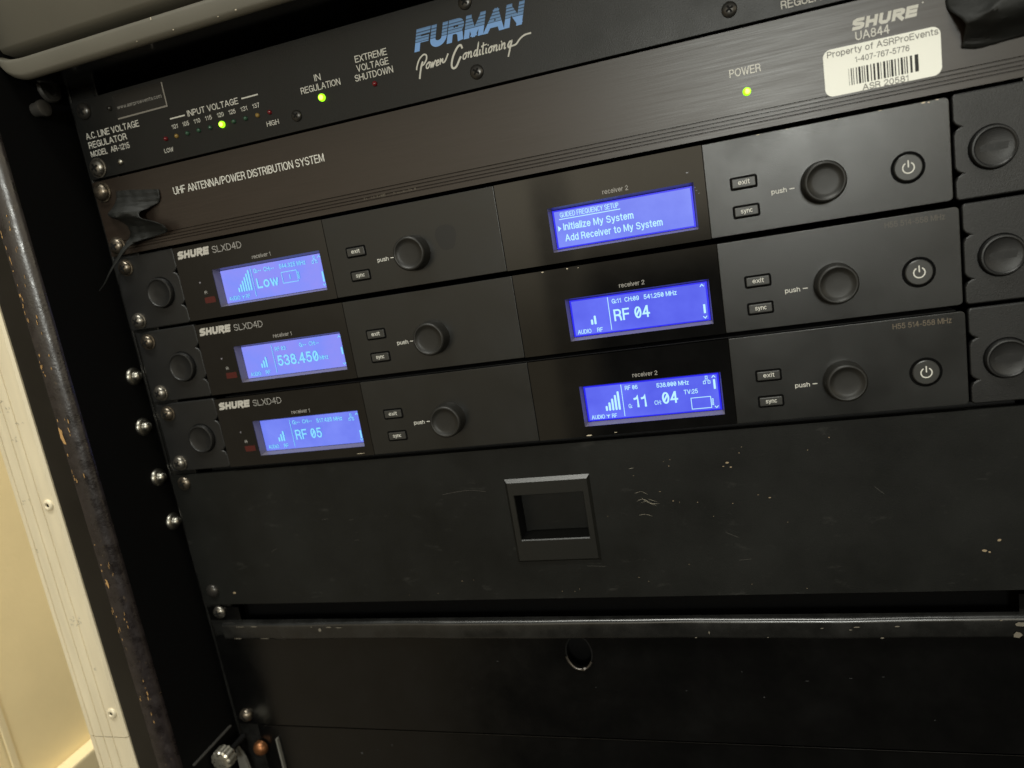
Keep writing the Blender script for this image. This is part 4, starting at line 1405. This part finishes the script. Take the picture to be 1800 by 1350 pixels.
m.box(-8.6, -6.8, -33, 4, -317.0, -315.9)
obj('side_ledge', m, mat('dark_bracket', (0.05, 0.048, 0.044), .45, .4), case, bevel=0.25)

# ------------------------------------------------------------------ the grey unit at the very top with its rounded bumper lip
top = thing('top_console', (241, -20, 94), 'olive grey moulded console with rounded bumper lip above the regulator panel', 'console')


def sweep(sec, x_left, rad, x_right):
    """extrude a (y,z) section along x; its left end curls round with radius rad by shrinking towards the centre"""
    vs = []
    st = []
    for i in range(13):
        t = i / 12
        a = t * math.pi / 2
        st.append((x_left + rad * (1 - math.cos(a)), math.sin(a) * 1.0))
    st += [(x_left + rad + (x_right - x_left - rad) * k / 6, 1.0) for k in range(1, 7)]
    zc = max(z for _, z in sec)
    for x, s in st:
        for y, z in sec:
            vs.append((x, y, zc - (zc - z) * (0.30 + 0.70 * s)))
    return vs, len(st)


zb = 94.6
sec = []
for a in range(0, 91, 10):
    t = math.radians(a)
    sec.append((-30 - 3.0 * math.sin(t) + 3.0, zb + 3.0 - 3.0 * math.cos(t)) if False else (-27.0 - 3.0 * math.sin(t), zb + 3.0 - 3.0 * math.cos(t)))
sec = sec + [(-30.0, zb + 8.5), (-29.0, zb + 10.6), (-26.0, zb + 11.8), (-17.0, zb + 12.6), (-16.0, zb + 15.6)]
vs, ns = sweep(sec, -7.8, 17.0, 484)
n = len(sec)
m = MB()
m.add(vs, [(k * n + i, k * n + i + 1, (k + 1) * n + i + 1, (k + 1) * n + i) for k in range(ns - 1) for i in range(n - 1)])
m.add([vs[i] for i in range(n)], [list(range(n))])
obj('bumper_lip', m, GREYLIP, top, smooth=50)
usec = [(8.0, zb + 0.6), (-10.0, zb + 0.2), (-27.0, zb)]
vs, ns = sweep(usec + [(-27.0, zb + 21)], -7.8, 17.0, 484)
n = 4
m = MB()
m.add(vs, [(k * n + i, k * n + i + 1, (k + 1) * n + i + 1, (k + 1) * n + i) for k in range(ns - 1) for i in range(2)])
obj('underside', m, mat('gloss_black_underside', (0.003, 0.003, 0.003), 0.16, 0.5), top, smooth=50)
m = MB()
m.add([(-8, -16.0, zb + 15.6), (484, -16.0, zb + 15.6), (484, -25.5, zb + 16.6), (-8, -25.5, zb + 16.6), (484, -27, zb + 19), (-8, -27, zb + 19), (484, -27, zb + 78), (-8, -27, zb + 78)],
      [(0, 1, 2, 3), (3, 2, 4, 5), (5, 4, 6, 7)])
obj('upper_face', m, GREYLIP, top, smooth=60)
m = MB()
m.box(2, 478, 2.5, 330, zb + 1, zb + 78)
obj('chassis', m, BODY, top)
flecks('edge_chips', top, [(138, zb + 2.2, .6, .3), (128, zb + 1.6, .35, .3), (91, zb + 9.5, .3, .9), (102, zb + 1.8, .4, .3), (80, zb + 1.6, .4, .2)], -30.1, PAINTCHIP)

# ------------------------------------------------------------------ stickers
st = MB()
prism(st, rrect(391.9, 436.4, 8.2, 27.2, 3.2, 8), YU - 0.14, YU - 0.02)
# the label is stuck on very slightly crooked
o = obj('asset_sticker', st, STICK)
tag(o, 'white rounded property sticker with barcode, stuck on the dark antenna panel', 'sticker')
m = MB()
YT = YU - 0.19
text(m, 'Property of ASRProEvents', 393.6, 435.6, 23.9, 2.55, YT, bold=0.002)
text(m, '1-407-767-5776', 404.2, 424.8, 20.0, 2.3, YT, bold=0.0)
text(m, 'ASR 20581', 406.4, 424.0, 8.25, 2.5, YT, bold=0.002)
obj('sticker_lettering', m, INKGREY, o)
m = MB()
random.seed(11)
x = 401.4
widths = [.15, .8, .45, .5, .3, .9, .45, .6, .9, .5, .45, .5, .4, .6, .8, .9, .45, .7, .8, .8, .9, .55, .3, .8, .9, .6, .5, .5, .3, .4, .9, .6, .5, .9, .4, .7, .9, .5, .4, .5, .5, 1.0, .9, 1.0, 1.5]
tot = sum(widths)
k = (427.9 - 401.4) / tot
for i, wd in enumerate(widths):
    if i % 2 == 0:
        m.rect(x, x + wd * k, 11.3, 18.0, YT)
    x += wd * k
obj('barcode', m, INKBLACK, o)
st = MB()
st.box(29.0, 63.6, YF - 0.12, YF - 0.02, 73.2, 86.4)
o = obj('web_address_sticker', st, BLKSTICK)
tag(o, 'small black sticker with silver border and web address on regulator panel', 'sticker')
m = MB()
m.rect(29.2, 63.4, 73.3, 74.1, YF - 0.16)
m.rect(62.6, 63.4, 74.1, 86.2, YF - 0.16)
obj('silver_border', m, SILVER, o)
m = MB()
text(m, 'www.asrproevents.com', 30.6, 61.0, 78.6, 1.9, YF - 0.16, bold=0.004)
obj('sticker_lettering', m, INKDIM, o)


# ------------------------------------------------------------------ gaffer tape
def tape(name, rows, label, extra=None):
    """rows of (x, z, y) control points, all the same length, joined into a creased sheet"""
    mb = MB()
    dense = []
    for r in rows:
        dense.append(spline([(p[0], p[2], p[1]) for p in r], 5))
    cols = len(dense[0])
    grid = []
    for c in range(cols):
        grid.append(spline([dense[k][c] for k in range(len(dense))], 4))
    nr = len(grid[0])
    vs = [grid[c][k] for k in range(nr) for c in range(cols)]
    vs = [(x + random.gauss(0, .06), y + random.gauss(0, .08) + 0.45 * math.sin(x * 0.55 + z * 1.1) * math.sin(z * .8 - x * .3), z + random.gauss(0, .06)) for x, y, z in vs]
    mb.add(vs, [(k * cols + c, k * cols + c + 1, (k + 1) * cols + c + 1, (k + 1) * cols + c) for k in range(nr - 1) for c in range(cols - 1)])
    if extra:
        extra(mb)
    o = obj(name, mb, TAPE, smooth=24)
    md = o.modifiers.new('thickness', 'SOLIDIFY')
    md.thickness = 0.35 * MM
    tag(o, label, 'tape')
    return o


def strand(mb):
    p = spline([(21.0, -3.0, 8.2), (16.5, -5.0, 4.5), (11.5, -6.5, -1.0), (6.0, -8.0, -7.0), (0.5, -8.5, -13.0), (-5.0, -8.5, -17.0)], 6)
    vs = []
    for i, (x, y, z) in enumerate(p):
        w_ = 3.2 * (1 - i / (len(p) - 1)) ** 1.6 + 0.7
        vs += [(x - w_ * .55, y, z - w_ * .25), (x + w_ * .45, y - .6, z - w_ * .6)]
    mb.add(vs, [(2 * i, 2 * i + 1, 2 * i + 3, 2 * i + 2) for i in range(len(p) - 1)])


tape('gaffer_tape', [
    [(15.0, 36.6, 1.7), (24, 35.6, 1.5), (34, 34.0, 1.4), (44.6, 32.4, 1.6)],
    [(15.0, 32.6, 1.0), (24, 31.8, 0.6), (34, 30.0, 0.4), (44.4, 28.6, 1.2)],
    [(12.0, 28.6, 0.5), (22, 28.2, -1.4), (33, 26.6, -1.0), (42.5, 25.4, 1.0)],
    [(6.6, 25.2, 0.4), (17, 25.6, -4.5), (27, 25.2, -4.2), (38.0, 23.6, -0.8)],
    [(8.6, 23.2, -1.0), (17, 21.8, -6.8), (26, 22.0, -6.8), (33.0, 21.4, -4.4)],
    [(14.5, 20.0, -1.4), (20, 19.2, -4.0), (27.5, 18.6, -4.0), (35.4, 17.4, -6.4)],
    [(17.5, 17.0, 0.2), (23, 16.2, -0.6), (32, 16.0, -3.5), (44.0, 14.2, -7.0)],
    [(18.6, 13.6, 0.4), (25, 12.6, -0.4), (35, 12.0, -2.2), (47.6, 10.6, -4.6)],
    [(17.8, 10.0, 0.0), (24, 9.0, -1.2), (34, 8.6, -1.6), (45.0, 8.0, -2.6)],
    [(15.6, 6.0, -2.5), (18.5, 5.6, -3.0), (23, 6.2, -3.0), (29.0, 7.0, -2.4)],
], 'crumpled torn black gaffer tape dangling from the left end of the antenna panel', strand)
tape('gaffer_tape', [
    [(438.4, 43.4, 1.8), (449, 43.6, 1.5), (460, 43.6, 1.5), (478, 43.6, 1.5)],
    [(438.6, 38.0, 1.6), (449, 37.6, 0.6), (460, 37.8, 0.4), (478, 38.0, 0.4)],
    [(439.0, 33.0, 1.2), (448, 33.6, -1.2), (459, 34.6, -2.2), (478, 34.0, -2.4)],
    [(442.4, 26.6, -4.6), (449, 28.4, -6.2), (458, 32.0, -7.0), (478, 32.0, -6.0)],
    [(443.2, 24.6, -5.0), (449, 25.8, -8.5), (457, 28.8, -10.0), (478, 29.0, -9.0)],
    [(443.8, 23.2, -3.6), (450, 22.8, -6.0), (458, 23.2, -8.5), (478, 26.0, -8.0)],
    [(443.8, 20.0, -0.6), (450, 18.8, -0.5), (458, 19.4, -2.0), (478, 20.6, -3.0)],
    [(443.6, 16.4, 1.2), (450, 15.2, 1.2), (458, 15.8, 0.8), (478, 17.0, 0.6)],
], 'folded lump of black gaffer tape right of the white sticker')
